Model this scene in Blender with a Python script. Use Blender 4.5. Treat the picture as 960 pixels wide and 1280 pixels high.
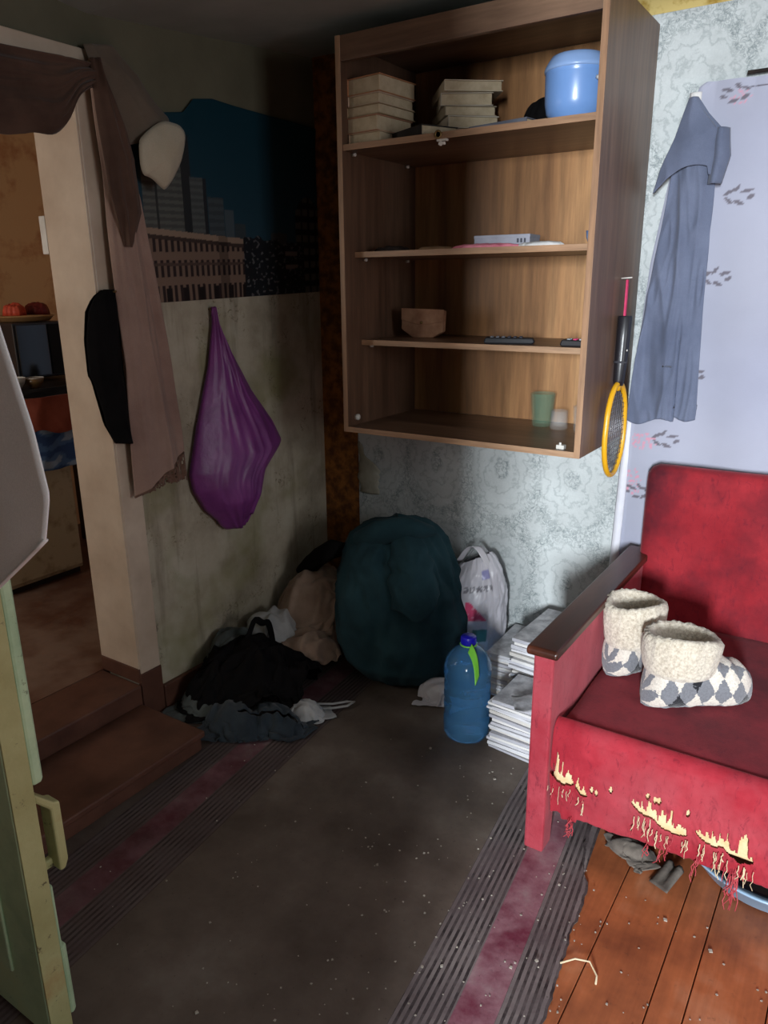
import bpy, bmesh, math, random
from mathutils import Vector, Matrix, noise, Euler

# ------------------------------------------------------------------ reset
for o in list(bpy.data.objects):
    bpy.data.objects.remove(o, do_unlink=True)
SC = bpy.context.scene
COL = SC.collection
PI = math.pi
R = math.radians
random.seed(7)

# ------------------------------------------------------------------ camera
YAW, PITCH, ROLL, FPX = R(33.3666), R(16.8438), R(0.50984), 941.56
fw = Vector((-math.sin(YAW) * math.cos(PITCH), math.cos(YAW) * math.cos(PITCH), -math.sin(PITCH)))
rt = Vector((math.cos(YAW), math.sin(YAW), 0))
dn = fw.cross(rt)
rr = rt * math.cos(ROLL) + dn * math.sin(ROLL)
dd = -rt * math.sin(ROLL) + dn * math.cos(ROLL)
cam_d = bpy.data.cameras.new('camera')
cam = bpy.data.objects.new('camera', cam_d)
COL.objects.link(cam)
m3 = Matrix((rr, -dd, -fw)).transposed()
cam.matrix_world = Matrix.Translation((0, 0, 1.45)) @ m3.to_4x4()
cam_d.sensor_fit = 'HORIZONTAL'
cam_d.sensor_width = 36.0
cam_d.lens = FPX / 960 * 36.0
cam_d.clip_start = 0.02
SC.camera = cam

# ------------------------------------------------------------------ world, daylight, exposure
wd = bpy.data.worlds.new('sky')
SC.world = wd
wd.use_nodes = True
wd.node_tree.nodes['Background'].inputs[0].default_value = (0.62, 0.75, 1.0, 1)
wd.node_tree.nodes['Background'].inputs[1].default_value = 0.35
SC.view_settings.view_transform = 'Standard'
SC.view_settings.look = 'None'
SC.view_settings.gamma = 1
SC.view_settings.use_curve_mapping = False
SC.view_settings.exposure = 0.35

XR_LIGHT = 2.26
def area(name, loc, direction, sx, sy, watts, color):
    l = bpy.data.lights.new(name, 'AREA')
    l.shape = 'RECTANGLE'; l.size = sx; l.size_y = sy
    l.energy = watts; l.color = color
    o = bpy.data.objects.new(name, l)
    COL.objects.link(o)
    o.location = loc
    o.rotation_euler = Vector(direction).to_track_quat('-Z', 'Y').to_euler()
    return o
# daylight entering by the room window behind the camera plus added side and kitchen fill
wl_ = area('window_daylight', (1.07, -4.06, 1.66), (-0.20, 1, -0.14), 0.40, 1.0, 100, (0.89, 0.95, 1.0))
wl_.data.spread = R(80)
area('side_fill_light', (XR_LIGHT, 0.75, 1.5), (-1, 0.12, -0.12), 0.8, 0.9, 21, (0.95, 0.97, 1.0))  # fill added to lift the left wall, set in an added window
area('kitchen_fill_light', (-3.0, -0.34, 1.55), (0, 1, -0.1), 0.8, 0.9, 11, (1.0, 0.93, 0.84))  # added out-of-view light to brighten the kitchen

# ------------------------------------------------------------------ helpers: materials
def srgb(r, g, b):
    f = lambda v: v / 12.92 if v <= 0.04045 else ((v + 0.055) / 1.055) ** 2.4
    return (f(r / 255), f(g / 255), f(b / 255), 1)

class NT:
    def __init__(s, name):
        s.m = bpy.data.materials.new(name); s.m.use_nodes = True
        s.t = s.m.node_tree; s.n = s.t.nodes; s.b = s.n['Principled BSDF']
        s.tc = s.n.new('ShaderNodeTexCoord')
    def node(s, kind, **kw):
        n = s.n.new(kind)
        for k, v in kw.items(): setattr(n, k, v)
        return n
    def link(s, a, b): s.t.links.new(a, b)
    def noise(s, scale, detail=4, rough=.55, co=None, dist=0.0):
        n = s.node('ShaderNodeTexNoise')
        n.inputs['Scale'].default_value = scale; n.inputs['Detail'].default_value = detail
        n.inputs['Roughness'].default_value = rough; n.inputs['Distortion'].default_value = dist
        s.link(co if co is not None else s.tc.outputs['Object'], n.inputs['Vector'])
        return n.outputs['Fac']
    def mapping(s, scale=(1, 1, 1), rot=(0, 0, 0), loc=(0, 0, 0), co=None):
        n = s.node('ShaderNodeMapping')
        n.inputs['Scale'].default_value = scale; n.inputs['Rotation'].default_value = rot; n.inputs['Location'].default_value = loc
        s.link(co if co is not None else s.tc.outputs['Object'], n.inputs['Vector'])
        return n.outputs['Vector']
    def ramp(s, fac, stops):
        n = s.node('ShaderNodeValToRGB')
        e = n.color_ramp.elements
        while len(e) < len(stops): e.new(0.5)
        for k, (p, c) in enumerate(stops):
            e[k].position = p; e[k].color = c if len(c) == 4 else (*c, 1)
        s.link(fac, n.inputs['Fac'])
        return n.outputs['Color']
    def mix(s, fac, a, b, mode='MIX'):
        n = s.node('ShaderNodeMix', data_type='RGBA', blend_type=mode)
        for sock, v in ((n.inputs[0], fac), (n.inputs[6], a), (n.inputs[7], b)):
            if hasattr(v, 'is_linked') or hasattr(v, 'links'): s.link(v, sock)
            else: sock.default_value = v
        return n.outputs[2]
    def math(s, op, a, b=0.0, c=0.0):
        n = s.node('ShaderNodeMath', operation=op)
        for k, v in enumerate((a, b, c)):
            if hasattr(v, 'links'): s.link(v, n.inputs[k])
            else: n.inputs[k].default_value = v
        return n.outputs[0]
    def bump(s, h, strength=.3, dist=.005):
        n = s.node('ShaderNodeBump')
        n.inputs['Strength'].default_value = strength; n.inputs['Distance'].default_value = dist
        s.link(h, n.inputs['Height']); s.link(n.outputs['Normal'], s.b.inputs['Normal'])
    def color(s, v):
        if hasattr(v, 'links'): s.link(v, s.b.inputs['Base Color'])
        else: s.b.inputs['Base Color'].default_value = v
    def rough(s, v): s.b.inputs['Roughness'].default_value = v

BW = lambda v: (v, v, v, 1)
MATS = {}
def stained(name, c1, c2, scale=6, rough=.8, bump=.25, bscale=60, lo=.35, hi=.65, spec=.3, metal=0, bdist=.004):
    if name in MATS: return MATS[name]
    t = NT(name)
    t.color(t.ramp(t.noise(scale, 6, .6), [(lo, c1), (hi, c2)]))
    t.rough(rough); t.b.inputs['Specular IOR Level'].default_value = spec; t.b.inputs['Metallic'].default_value = metal
    if bump: t.bump(t.noise(bscale, 4), bump, bdist)
    MATS[name] = t.m
    return t.m

def cloth(name, c1, c2, scale=7, weave=420, rough=.95, sheen=.15):
    if name in MATS: return MATS[name]
    t = NT(name)
    n1 = t.ramp(t.noise(scale, 5, .6), [(.32, c1), (.68, c2)])
    fine = t.noise(weave, 2, .5)
    t.color(t.mix(t.math('MULTIPLY', fine, .25), n1, (0, 0, 0, 1), 'MIX'))
    t.rough(rough); t.b.inputs['Specular IOR Level'].default_value = .1
    t.b.inputs['Sheen Weight'].default_value = sheen; t.b.inputs['Sheen Roughness'].default_value = .5
    t.bump(fine, .2, .002)
    MATS[name] = t.m
    return t.m

def wood(name, c1, c2, c3, axis='Z', scale=1.0, rough=.45):
    """laminate veneer: grain along the given axis"""
    t = NT(name)
    s = {'X': (1.2, 16, 16), 'Y': (16, 1.2, 16), 'Z': (16, 16, 1.2)}[axis]
    v = t.mapping(tuple(k * scale for k in s))
    broad = t.mapping(tuple(k * scale * .35 for k in s))
    n2 = t.noise(1.0, 3, .5, broad)
    n1 = t.noise(3.0, 6, .65, v)
    base = t.ramp(n2, [(.36, c1), (.5, c2), (.64, c3)])
    fine = t.ramp(n1, [(.35, BW(.62)), (.65, BW(1.0))])
    t.color(t.mix(1.0, base, fine, 'MULTIPLY'))
    t.rough(rough); t.bump(n1, .08, .002)
    MATS[name] = t.m
    return t.m

def painted_by_attribute(name, rough=.9, bump=0, bscale=80, mul=None, spec=.2):
    t = NT(name)
    a = t.node('ShaderNodeAttribute', attribute_name='print')
    c = a.outputs['Color']
    if mul: c = t.mix(1.0, c, t.ramp(t.noise(mul[0], 5), [(.3, BW(mul[1])), (.7, BW(1))]), 'MULTIPLY')
    t.color(c); t.rough(rough); t.b.inputs['Specular IOR Level'].default_value = spec
    if bump: t.bump(t.noise(bscale, 4), bump, .003)
    MATS[name] = t.m
    return t.m

# ------------------------------------------------------------------ helpers: objects
def tag(o, label=None, cat=None, group=None, kind=None):
    if label: o['label'] = label
    if cat: o['category'] = cat
    if group: o['group'] = group
    if kind: o['kind'] = kind
    return o

def link(name, me, parent=None, loc=None, rot=None):
    o = bpy.data.objects.new(name, me)
    COL.objects.link(o)
    if parent: o.parent = parent
    if loc is not None: o.location = loc
    if rot is not None: o.rotation_euler = rot
    return o

def empty(name, loc=(0, 0, 0), rz=0.0, label=None, cat=None, group=None, kind=None):
    o = bpy.data.objects.new(name, None)
    COL.objects.link(o)
    o.empty_display_size = .05
    o.location = loc; o.rotation_euler = (0, 0, rz)
    return tag(o, label, cat, group, kind)

def mesh(name, verts, faces, mat, parent=None, smooth=True, uvs=None, cols=None, loc=None, rot=None, recalc=True):
    me = bpy.data.meshes.new(name)
    me.from_pydata([tuple(v) for v in verts], [], faces)
    mats = mat if isinstance(mat, (list, tuple)) else [mat]
    for m in mats: me.materials.append(m)
    if uvs is not None:
        ul = me.uv_layers.new(name='UVMap')
        for p in me.polygons:
            for li, vi in zip(p.loop_indices, p.vertices): ul.data[li].uv = uvs[vi]
    if cols is not None:
        ca = me.color_attributes.new('print', 'FLOAT_COLOR', 'POINT')
        for k, c in enumerate(cols): ca.data[k].color = c if len(c) == 4 else (*c, 1)
    if recalc:
        bm = bmesh.new(); bm.from_mesh(me); bmesh.ops.recalc_face_normals(bm, faces=bm.faces); bm.to_mesh(me); bm.free()
    if smooth:
        for p in me.polygons: p.use_smooth = True
    me.update()
    return link(name, me, parent, loc, rot)

class MB:
    """collects solids for one mesh"""
    def __init__(s): s.v = []; s.f = []
    def add(s, v, f):
        o = len(s.v); s.v += [tuple(p) for p in v]; s.f += [[i + o for i in q] for q in f]
        return s
    def box(s, a, b, rot=None, piv=None, mat=None):
        x0, y0, z0 = a; x1, y1, z1 = b
        v = [Vector(p) for p in ((x0, y0, z0), (x1, y0, z0), (x1, y1, z0), (x0, y1, z0), (x0, y0, z1), (x1, y0, z1), (x1, y1, z1), (x0, y1, z1))]
        if rot is not None:
            M = Euler(rot).to_matrix(); c = Vector(piv) if piv is not None else sum(v, Vector()) / 8
            v = [M @ (p - c) + c for p in v]
        return s.add(v, [(0, 3, 2, 1), (4, 5, 6, 7), (0, 1, 5, 4), (1, 2, 6, 5), (2, 3, 7, 6), (3, 0, 4, 7)])
    def tube(s, pts, r, seg=10, cap=True, flat=1.0):
        pts = [Vector(p) for p in pts]; n = len(pts)
        rs = r if isinstance(r, (list, tuple)) else [r] * n
        v = []; up = None
        for i, p in enumerate(pts):
            d = (pts[min(i + 1, n - 1)] - pts[max(i - 1, 0)]).normalized()
            if up is None:
                up = Vector((0, 0, 1)) if abs(d.z) < .9 else Vector((1, 0, 0))
            a = d.cross(up)
            if a.length < 1e-6: a = d.orthogonal()
            a.normalize(); b = a.cross(d).normalized(); up = b
            for k in range(seg):
                t = 2 * PI * k / seg
                v.append(p + a * (math.cos(t) * rs[i]) + b * (math.sin(t) * rs[i] * flat))
        f = []
        for i in range(n - 1):
            for k in range(seg):
                f.append((i * seg + k, i * seg + (k + 1) % seg, (i + 1) * seg + (k + 1) % seg, (i + 1) * seg + k))
        if cap:
            f.append(tuple(range(seg))[::-1]); f.append(tuple((n - 1) * seg + k for k in range(seg)))
        return s.add(v, f)
    def lathe(s, prof, c=(0, 0, 0), seg=32, sx=1.0, sy=1.0, cap=True):
        v = []; n = len(prof)
        for r, z in prof:
            for k in range(seg):
                t = 2 * PI * k / seg
                v.append((c[0] + r * sx * math.cos(t), c[1] + r * sy * math.sin(t), c[2] + z))
        f = []
        for i in range(n - 1):
            for k in range(seg):
                f.append((i * seg + k, i * seg + (k + 1) % seg, (i + 1) * seg + (k + 1) % seg, (i + 1) * seg + k))
        if cap:
            f.append(tuple(range(seg))[::-1]); f.append(tuple((n - 1) * seg + k for k in range(seg)))
        return s.add(v, f)
    def prism(s, poly, a, b, axis=0):
        """poly in the plane across axis, extruded from a to b along it"""
        def P(p, t):
            return {0: (t, p[0], p[1]), 1: (p[0], t, p[1]), 2: (p[0], p[1], t)}[axis]
        n = len(poly)
        v = [P(p, a) for p in poly] + [P(p, b) for p in poly]
        f = [tuple(range(n)), tuple(range(n, 2 * n))[::-1]] + [(i, (i + 1) % n, n + (i + 1) % n, n + i) for i in range(n)]
        return s.add(v, f)
    def build(s, name, mat, parent=None, smooth=False, bevel=0, seg=2, loc=None, rot=None):
        o = mesh(name, s.v, s.f, mat, parent, smooth, loc=loc, rot=rot)
        if bevel:
            md = o.modifiers.new('bevel', 'BEVEL'); md.width = bevel; md.segments = seg; md.limit_method = 'ANGLE'; md.angle_limit = R(40)
            md.harden_normals = False
        return o

def box(name, a, b, mat, parent=None, bevel=0, **kw):
    return MB().box(a, b).build(name, mat, parent, bevel=bevel, **kw)

def sheet(name, P, nu, nv, mat, parent=None, thick=.002, C=None, smooth=True, keep=None, loc=None):
    """cloth surface P(u, v) for u, v in 0..1"""
    v = []; uv = []; cols = [] if C else None
    for j in range(nv + 1):
        for i in range(nu + 1):
            u, w = i / nu, j / nv
            v.append(P(u, w)); uv.append((u, w))
            if C: cols.append(C(u, w))
    f = []
    for j in range(nv):
        for i in range(nu):
            if keep and not keep((i + .5) / nu, (j + .5) / nv): continue
            a = j * (nu + 1) + i
            f.append((a, a + 1, a + nu + 2, a + nu + 1))
    o = mesh(name, v, f, mat, parent, smooth, uvs=uv, cols=cols, recalc=False, loc=loc)
    if thick:
        md = o.modifiers.new('solid', 'SOLIDIFY'); md.thickness = thick; md.offset = 0
    return o

def N(x, y=0.0, z=0.0, s=0.0):
    return noise.noise(Vector((x + s * 17.3, y - s * 9.1, z + s * 4.7)))
def ridge(x, y, z=0.0, s=0.0):
    return 1 - 2 * abs(N(x, y, z, s))
def lerp(a, b, t): return a + (b - a) * t
def table(t, pts):
    if t <= pts[0][0]: return pts[0][1]
    for (a, va), (b, vb) in zip(pts, pts[1:]):
        if t <= b:
            k = (t - a) / (b - a); return va + (vb - va) * k
    return pts[-1][1]
def smooth01(t):
    t = max(0, min(1, t)); return t * t * (3 - 2 * t)

def heap(name, c, rx, ry, h, rot, seed, mat, parent=None, fold=.03, freq=9, edge=.25, power=2.2, nt=96, nr=30, base=0.0, lean=(0, 0), rise=.012):
    """crumpled cloth lying in a heap: closed on the ground, folded on top"""
    v = []; cr, sr = math.cos(rot), math.sin(rot)
    for j in range(nr + 1):
        r = j / nr
        for i in range(nt):
            t = 2 * PI * i / nt
            out = 1 + edge * N(math.cos(t) * 1.6, math.sin(t) * 1.6, 0, seed) + edge * .5 * N(math.cos(t) * 4, math.sin(t) * 4, 3, seed)
            lx = rx * r * out * math.cos(t); ly = ry * r * out * math.sin(t)
            q = max(0.0, 1 - r ** power)
            z = h * q ** .6
            wx = lx + .05 * N(lx * 5, ly * 5, 2, seed); wy = ly + .05 * N(lx * 5, ly * 5, 6, seed)
            fo = fold * (ridge(wx * freq, wy * freq, z * freq, seed) * .7 + ridge(wx * freq * 2.3, wy * freq * 2.3, 1, seed) * .3)
            k = smooth01((1 - r) * 5)
            z = max(.004, z + fo * k + (rise if r < 1 else 0))
            if j == nr: z = 0
            lx += lean[0] * z; ly += lean[1] * z
            v.append((c[0] + lx * cr - ly * sr, c[1] + lx * sr + ly * cr, base + z))
    f = []
    for j in range(nr):
        for i in range(nt):
            a = j * nt + i; b = j * nt + (i + 1) % nt
            if j == 0: f.append((a, (j + 1) * nt + (i + 1) % nt, (j + 1) * nt + i)) if i or True else None
            else: f.append((a, b, b + nt, a + nt))
    # weld the centre ring
    cz = sum(p[2] for p in v[:nt]) / nt
    v = [(c[0] + lean[0] * cz, c[1] + lean[1] * cz, cz)] + v[nt:]
    f = []
    for i in range(nt): f.append((0, 1 + i, 1 + (i + 1) % nt))
    for j in range(1, nr):
        for i in range(nt):
            a = 1 + (j - 1) * nt + i; b = 1 + (j - 1) * nt + (i + 1) % nt
            f.append((a, b, b + nt, a + nt))
    last = 1 + (nr - 1) * nt
    f.append(tuple(last + i for i in range(nt))[::-1])
    return mesh(name, v, f, mat, parent, True)

import numpy as np
def drape_sim(size, n, center, rot, squeeze, domes, drop=.03, steps=70, iters=9, seed=1, rough_=.05, pillar=None, fric=.85, fold=.035, wave=.085, clearance=.004, wall=True):
    """small position-based cloth: a sheet let fall in folds on the floor and on rounded supports"""
    rg = np.random.RandomState(seed)
    nx_, ny_ = n
    gx, gy = np.meshgrid(np.linspace(-.5, .5, nx_) * size[0], np.linspace(-.5, .5, ny_) * size[1], indexing='ij')
    waves = [(rg.uniform(0, PI), rg.uniform(0, 6.28), rg.uniform(.8, 1.25)) for _ in range(3)]
    wp = rg.uniform(0, 6.28, 8)
    def folds(x, y):
        u = x + .030 * np.sin(y * 21 + wp[0]) + .018 * np.sin(x * 33 + y * 17 + wp[1]); v = y + .030 * np.sin(x * 19 + wp[2]) + .018 * np.sin(y * 37 - x * 15 + wp[3])
        z = 0
        for q, (an, p0, fr) in enumerate(waves):
            a = np.abs(np.sin((u * math.cos(an) + v * math.sin(an)) * PI / wave * fr + p0 + .8 * np.sin(u * 13 + v * 11 + wp[4 + q])))
            z = np.maximum(z, (1 - a) ** 1.6 * (1 - .18 * q))
        return z
    def support(x, y):
        z = np.full_like(x, clearance)
        for (cx, cy, rx, ry, h, pw) in domes:
            q = np.clip(1 - (((x - cx) / rx) ** 2 + ((y - cy) / ry) ** 2) ** (pw / 2), 0, 1)
            z = np.maximum(z, h * q ** (1 / pw) + clearance)
        return z + fold * folds(x, y) * np.clip((z - clearance) / .04, .30, 1)
    def lowfreq(k):
        a = np.zeros_like(gx)
        for _ in range(7):
            fx, fy, p = rg.uniform(-k, k), rg.uniform(-k, k), rg.uniform(0, 6.28)
            a += np.sin(gx / size[0] * fx * 6.28 + gy / size[1] * fy * 6.28 + p)
        return a / 7 ** .5
    lx = gx * squeeze[0] + rough_ * .5 * lowfreq(2.2); ly = gy * squeeze[1] + rough_ * .5 * lowfreq(2.2)
    c, s_0 = math.cos(rot), math.sin(rot)
    P = np.stack([center[0] + lx * c - ly * s_0, center[1] + lx * s_0 + ly * c, np.zeros_like(gx)], -1)
    P[..., 2] = support(P[..., 0], P[..., 1]) + drop + rough_ * (1 + lowfreq(3.2))
    Vv = np.zeros_like(P)
    dx_, dy_ = size[0] / (nx_ - 1), size[1] / (ny_ - 1)
    cons = []
    def add_c(di, dj, L, stiff):
        for ph in (0, 1):
            I = np.arange(nx_ - di); J = np.arange(max(0, -dj), ny_ - max(0, dj))
            if di: I = I[((I // di) % 2) == ph]
            else: J = J[((J // dj) % 2) == ph]
            if len(I) and len(J): cons.append((np.ix_(I, J), np.ix_(I + di, J + dj), L, stiff))
    dg = math.hypot(dx_, dy_)
    add_c(1, 0, dx_, 1); add_c(0, 1, dy_, 1); add_c(1, 1, dg, .5); add_c(1, -1, dg, .5); add_c(2, 0, 2 * dx_, .06); add_c(0, 2, 2 * dy_, .06)
    dt = 1 / 60
    for st in range(steps):
        Vv[..., 2] -= 9.8 * dt
        Vv *= .985
        old = P.copy(); P = P + Vv * dt
        for _ in range(iters):
            for (a, b, L, k) in cons:
                d = P[b] - P[a]; ln = np.sqrt((d * d).sum(-1, keepdims=True)) + 1e-9
                m = d * ((ln - L) / ln * .5 * k)
                P[a] += m; P[b] -= m
        if wall:
            P[..., 0] = np.maximum(P[..., 0], XL + .03); P[..., 1] = np.minimum(P[..., 1], YB - .03)
        if pillar:
            px, py, pr, ph_ = pillar
            ex, ey = P[..., 0] - px, P[..., 1] - py; rr_ = np.sqrt(ex * ex + ey * ey) + 1e-9
            hit = (rr_ < pr) & (P[..., 2] < ph_)
            f_ = np.where(hit, pr / rr_, 1.0)
            P[..., 0] = px + ex * f_; P[..., 1] = py + ey * f_
        h = support(P[..., 0], P[..., 1]); hit = P[..., 2] < h
        P[..., 2] = np.where(hit, h, P[..., 2])
        Vv = (P - old) / dt
        Vv[hit] *= (1 - fric)
        sp = np.sqrt((Vv * Vv).sum(-1, keepdims=True)); Vv *= np.minimum(1, 2.0 / (sp + 1e-9))
    return P
round_trim = lambda a, b: (abs(a) * 2) ** 5 + (abs(b) * 2) ** 5 < 1 + .35 * N(a * 5, b * 5, 1)
def sim_cloth(name, mat, label, cat, parent=None, thick=.004, trim=None, **kw):
    P = drape_sim(**kw)
    nx_, ny_ = P.shape[:2]
    v = [tuple(map(float, P[i_, j_])) for i_ in range(nx_) for j_ in range(ny_)]
    def keep(i_, j_):
        if trim is None: return True
        a = (i_ + .5) / (nx_ - 1) - .5; b = (j_ + .5) / (ny_ - 1) - .5
        return trim(a, b)
    f = [(i_ * ny_ + j_, (i_ + 1) * ny_ + j_, (i_ + 1) * ny_ + j_ + 1, i_ * ny_ + j_ + 1) for i_ in range(nx_ - 1) for j_ in range(ny_ - 1) if keep(i_, j_)]
    used = sorted({k for q in f for k in q}); mp = {k: q for q, k in enumerate(used)}
    v = [v[k] for k in used]; f = [tuple(mp[k] for k in q) for q in f]
    if parent is not None: v = [tuple(Vector(p) - parent.location) for p in v]
    o = mesh(name, v, f, mat, parent, True, recalc=False)
    md = o.modifiers.new('solid', 'SOLIDIFY'); md.thickness = thick; md.offset = 1
    md = o.modifiers.new('smooth', 'SUBSURF'); md.levels = 1; md.render_levels = 1
    return tag(o, label, cat) if label else o

# ------------------------------------------------------------------ key dimensions (metres)
XL, YB = -1.985, 2.55          # left wall, back wall
XR, YF = 2.2, -4.0             # right wall, far wall with the window
DY0, DY1, DZ = 0.60, 1.466, 2.0  # doorway in the left wall
TH = .18
KF = .14                        # kitchen floor is a step higher
def ceil_z(y):
    return table(y, [(-4, 2.30), (.2, 2.30), (1.55, 2.17), (2.6, 2.275)])

# ------------------------------------------------------------------ setting materials
def m_damask():
    t = NT('pale_damask_wallpaper')
    sep = t.node('ShaderNodeSeparateXYZ'); t.link(t.tc.outputs['Object'], sep.inputs[0])
    X, Z = sep.outputs[0], sep.outputs[2]
    wob = t.noise(9, 3)
    u = t.math('PINGPONG', t.math('ADD', X, t.math('MULTIPLY', wob, .05)), .14)
    vv = t.math('PINGPONG', t.math('ADD', Z, t.math('MULTIPLY', wob, .05)), .20)
    d = t.math('SQRT', t.math('ADD', t.math('POWER', t.math('DIVIDE', u, .14), 2), t.math('POWER', t.math('DIVIDE', vv, .20), 2)))
    ph = t.math('ADD', t.math('MULTIPLY', d, 10), t.math('MULTIPLY', t.noise(22, 4, .6), 10))
    line1 = t.math('MAXIMUM', t.math('SUBTRACT', 1.0, t.math('MULTIPLY', t.math('ABSOLUTE', t.math('SINE', ph)), 1.7)), 0)
    scrib = t.noise(58, 3, .6, dist=1.0)
    line2 = t.math('MAXIMUM', t.math('SUBTRACT', 1.0, t.math('MULTIPLY', t.math('ABSOLUTE', t.math('SUBTRACT', scrib, .5)), 11)), 0)
    field = t.ramp(t.math('SINE', t.math('ADD', t.math('MULTIPLY', d, 6), t.math('MULTIPLY', wob, 3))), [(.2, BW(.12)), (.75, BW(1))])
    fac = t.math('ADD', t.math('MULTIPLY', line1, .34), t.math('MULTIPLY', t.math('MULTIPLY', line2, field), .55))
    col = t.mix(t.math('MINIMUM', t.math('ADD', fac, t.math('MULTIPLY', t.noise(160, 2), .15)), 1), srgb(206, 212, 212), srgb(122, 134, 136))
    blot = t.ramp(t.noise(3.2, 5, .6), [(.38, BW(.80)), (.62, BW(1))])
    t.color(t.mix(1.0, col, blot, 'MULTIPLY'))
    t.rough(.75); t.bump(fac, .12, .003)
    return t.m

def m_leftwall():
    t = NT('mouldy_beige_wallpaper')
    sep = t.node('ShaderNodeSeparateXYZ'); t.link(t.tc.outputs['Object'], sep.inputs[0])
    Z = sep.outputs[2]
    base = t.ramp(t.noise(2.6, 6, .65), [(.3, srgb(126, 116, 98)), (.52, srgb(176, 166, 146)), (.7, srgb(196, 190, 172))])
    streak = t.noise(1.0, 5, .6, t.mapping((1, 14, 1.6)))
    base = t.mix(t.math('MULTIPLY', t.math('MAXIMUM', t.math('SUBTRACT', streak, .52), 0), 3.0), base, srgb(86, 74, 56))
    green = t.math('MULTIPLY', t.math('MAXIMUM', t.math('SUBTRACT', t.noise(3.7, 3), .5), 0), 3.2)
    base = t.mix(t.math('MINIMUM', green, .8), base, srgb(120, 118, 66))
    sprig = t.noise(34, 3, .7, dist=2)
    island = t.ramp(t.noise(5.5, 2), [(.54, BW(0)), (.62, BW(1))])
    sc = t.math('MULTIPLY', t.math('MAXIMUM', t.math('SUBTRACT', sprig, .54), 0), 6)
    base = t.mix(t.math('MULTIPLY', t.math('MINIMUM', sc, 1), island), base, srgb(92, 78, 50))
    spots = t.ramp(t.noise(17, 4, .7), [(.66, BW(0)), (.74, BW(1))])
    base = t.mix(t.math('MULTIPLY', spots, .6), base, srgb(58, 46, 34))
    upper = t.ramp(t.noise(2.2, 5), [(.3, srgb(78, 76, 60)), (.7, srgb(112, 108, 88))])
    up = t.ramp(Z, [(.0, BW(0)), (1, BW(1))])
    sel = t.math('GREATER_THAN', t.math('ADD', Z, t.math('MULTIPLY', t.noise(6, 3), .05)), 1.46)
    t.color(t.mix(sel, base, upper))
    t.rough(.85); t.bump(t.noise(40, 5), .25, .004)
    return t.m

M_DAMASK = m_damask()
M_LEFT = m_leftwall()
M_CEIL = stained('grey_ceiling_limewash', srgb(152, 160, 154), srgb(178, 186, 180), 1.8, .9, .15, 30)
M_PLAIN = stained('brown_plaster', srgb(72, 62, 52), srgb(90, 78, 66), 2, .9, .1, 30)
M_PARTI = stained('pale_bounce_plaster', srgb(176, 170, 160), srgb(194, 188, 178), 2, .9, .1, 30)  # kept pale so the added partition bounces light onto the door
M_BORDER = stained('yellow_border_paper', srgb(206, 184, 118), srgb(160, 128, 52), 16, .8, .1, 60, .45, .6)
M_ORANGE = stained('orange_brown_border_paper', srgb(146, 92, 38), srgb(92, 54, 24), 22, .8, .2, 60, .4, .6)
M_KWALL = stained('tan_orange_kitchen_wallpaper', srgb(218, 172, 124), srgb(178, 110, 66), 7, .85, .15, 50, .5, .72)
M_CASING = stained('cream_gloss_paint', srgb(186, 166, 146), srgb(208, 190, 170), 5, .45, .1, 25, spec=.4)
M_BROWNPAINT = stained('red_brown_floor_paint', srgb(74, 46, 36), srgb(100, 66, 52), 6, .5, .15, 40, spec=.4)
M_KFLOOR = stained('brown_kitchen_floor', srgb(92, 60, 46), srgb(122, 98, 84), 3.5, .45, .15, 40, .42, .62, spec=.4)

def m_plank():
    t = NT('orange_brown_plank_paint')
    g = t.noise(3.0, 6, .65, t.mapping((16, 1.2, 16)))
    base = t.ramp(t.noise(5, 5, .6), [(.32, srgb(142, 80, 50)), (.55, srgb(186, 108, 66)), (.72, srgb(200, 134, 98))])
    grain = t.ramp(g, [(.3, BW(.72)), (.7, BW(1))])
    dirt = t.ramp(t.noise(38, 5, .7), [(.62, BW(0)), (.75, BW(1))])
    t.color(t.mix(t.math('MULTIPLY', dirt, .5), t.mix(1.0, base, grain, 'MULTIPLY'), srgb(60, 46, 40)))
    t.rough(.5); t.bump(g, .15, .003)
    return t.m
M_PLANK = m_plank()

# ------------------------------------------------------------------ setting geometry
ST = dict(kind='structure')
fl = empty('floor', (0, 0, 0), label='painted wooden plank floor of the room', cat='floor', kind='structure')
MB().box((XL - .0, YF, -.10), (XR, YB, -.022)).build('subfloor', stained('dark_gap_dirt', srgb(30, 24, 20), srgb(44, 36, 30), 20), fl)
seams = [-.355, -.21, -.143, .0, .145, .29, .435, .58, .725, .87, 1.015, 1.16, 1.305, 1.45, 1.595, 1.74, 1.885, 2.03, XR]
left = -.355
ls = [left - .145 * k for k in range(1, 12)]
seams = [XL] + sorted(x for x in ls if x > XL + .02) + seams
for a, b in zip(seams, seams[1:]):
    MB().box((a + .0012, YF, -.022), (b - .0012, YB, random.uniform(-.001, 0))).build('plank', M_PLANK, fl, bevel=.0012, seg=1)

# left wall with the doorway
wl = MB()
wl.box((XL - TH, DY1 + .02, -.1), (XL, YB + .1, 2.32)); wl.box((XL - TH, -.68, -.1), (XL, DY0 - .02, 2.32)); wl.box((XL - TH, DY0 - .02, DZ), (XL, DY1 + .02, 2.32))
wl.box((XL - TH, YF - .1, -.1), (XL, -.68, 2.32))
tag(wl.build('wall_left', M_LEFT), 'mouldy beige papered wall with the doorway and the city mural', 'wall', **ST)
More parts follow.
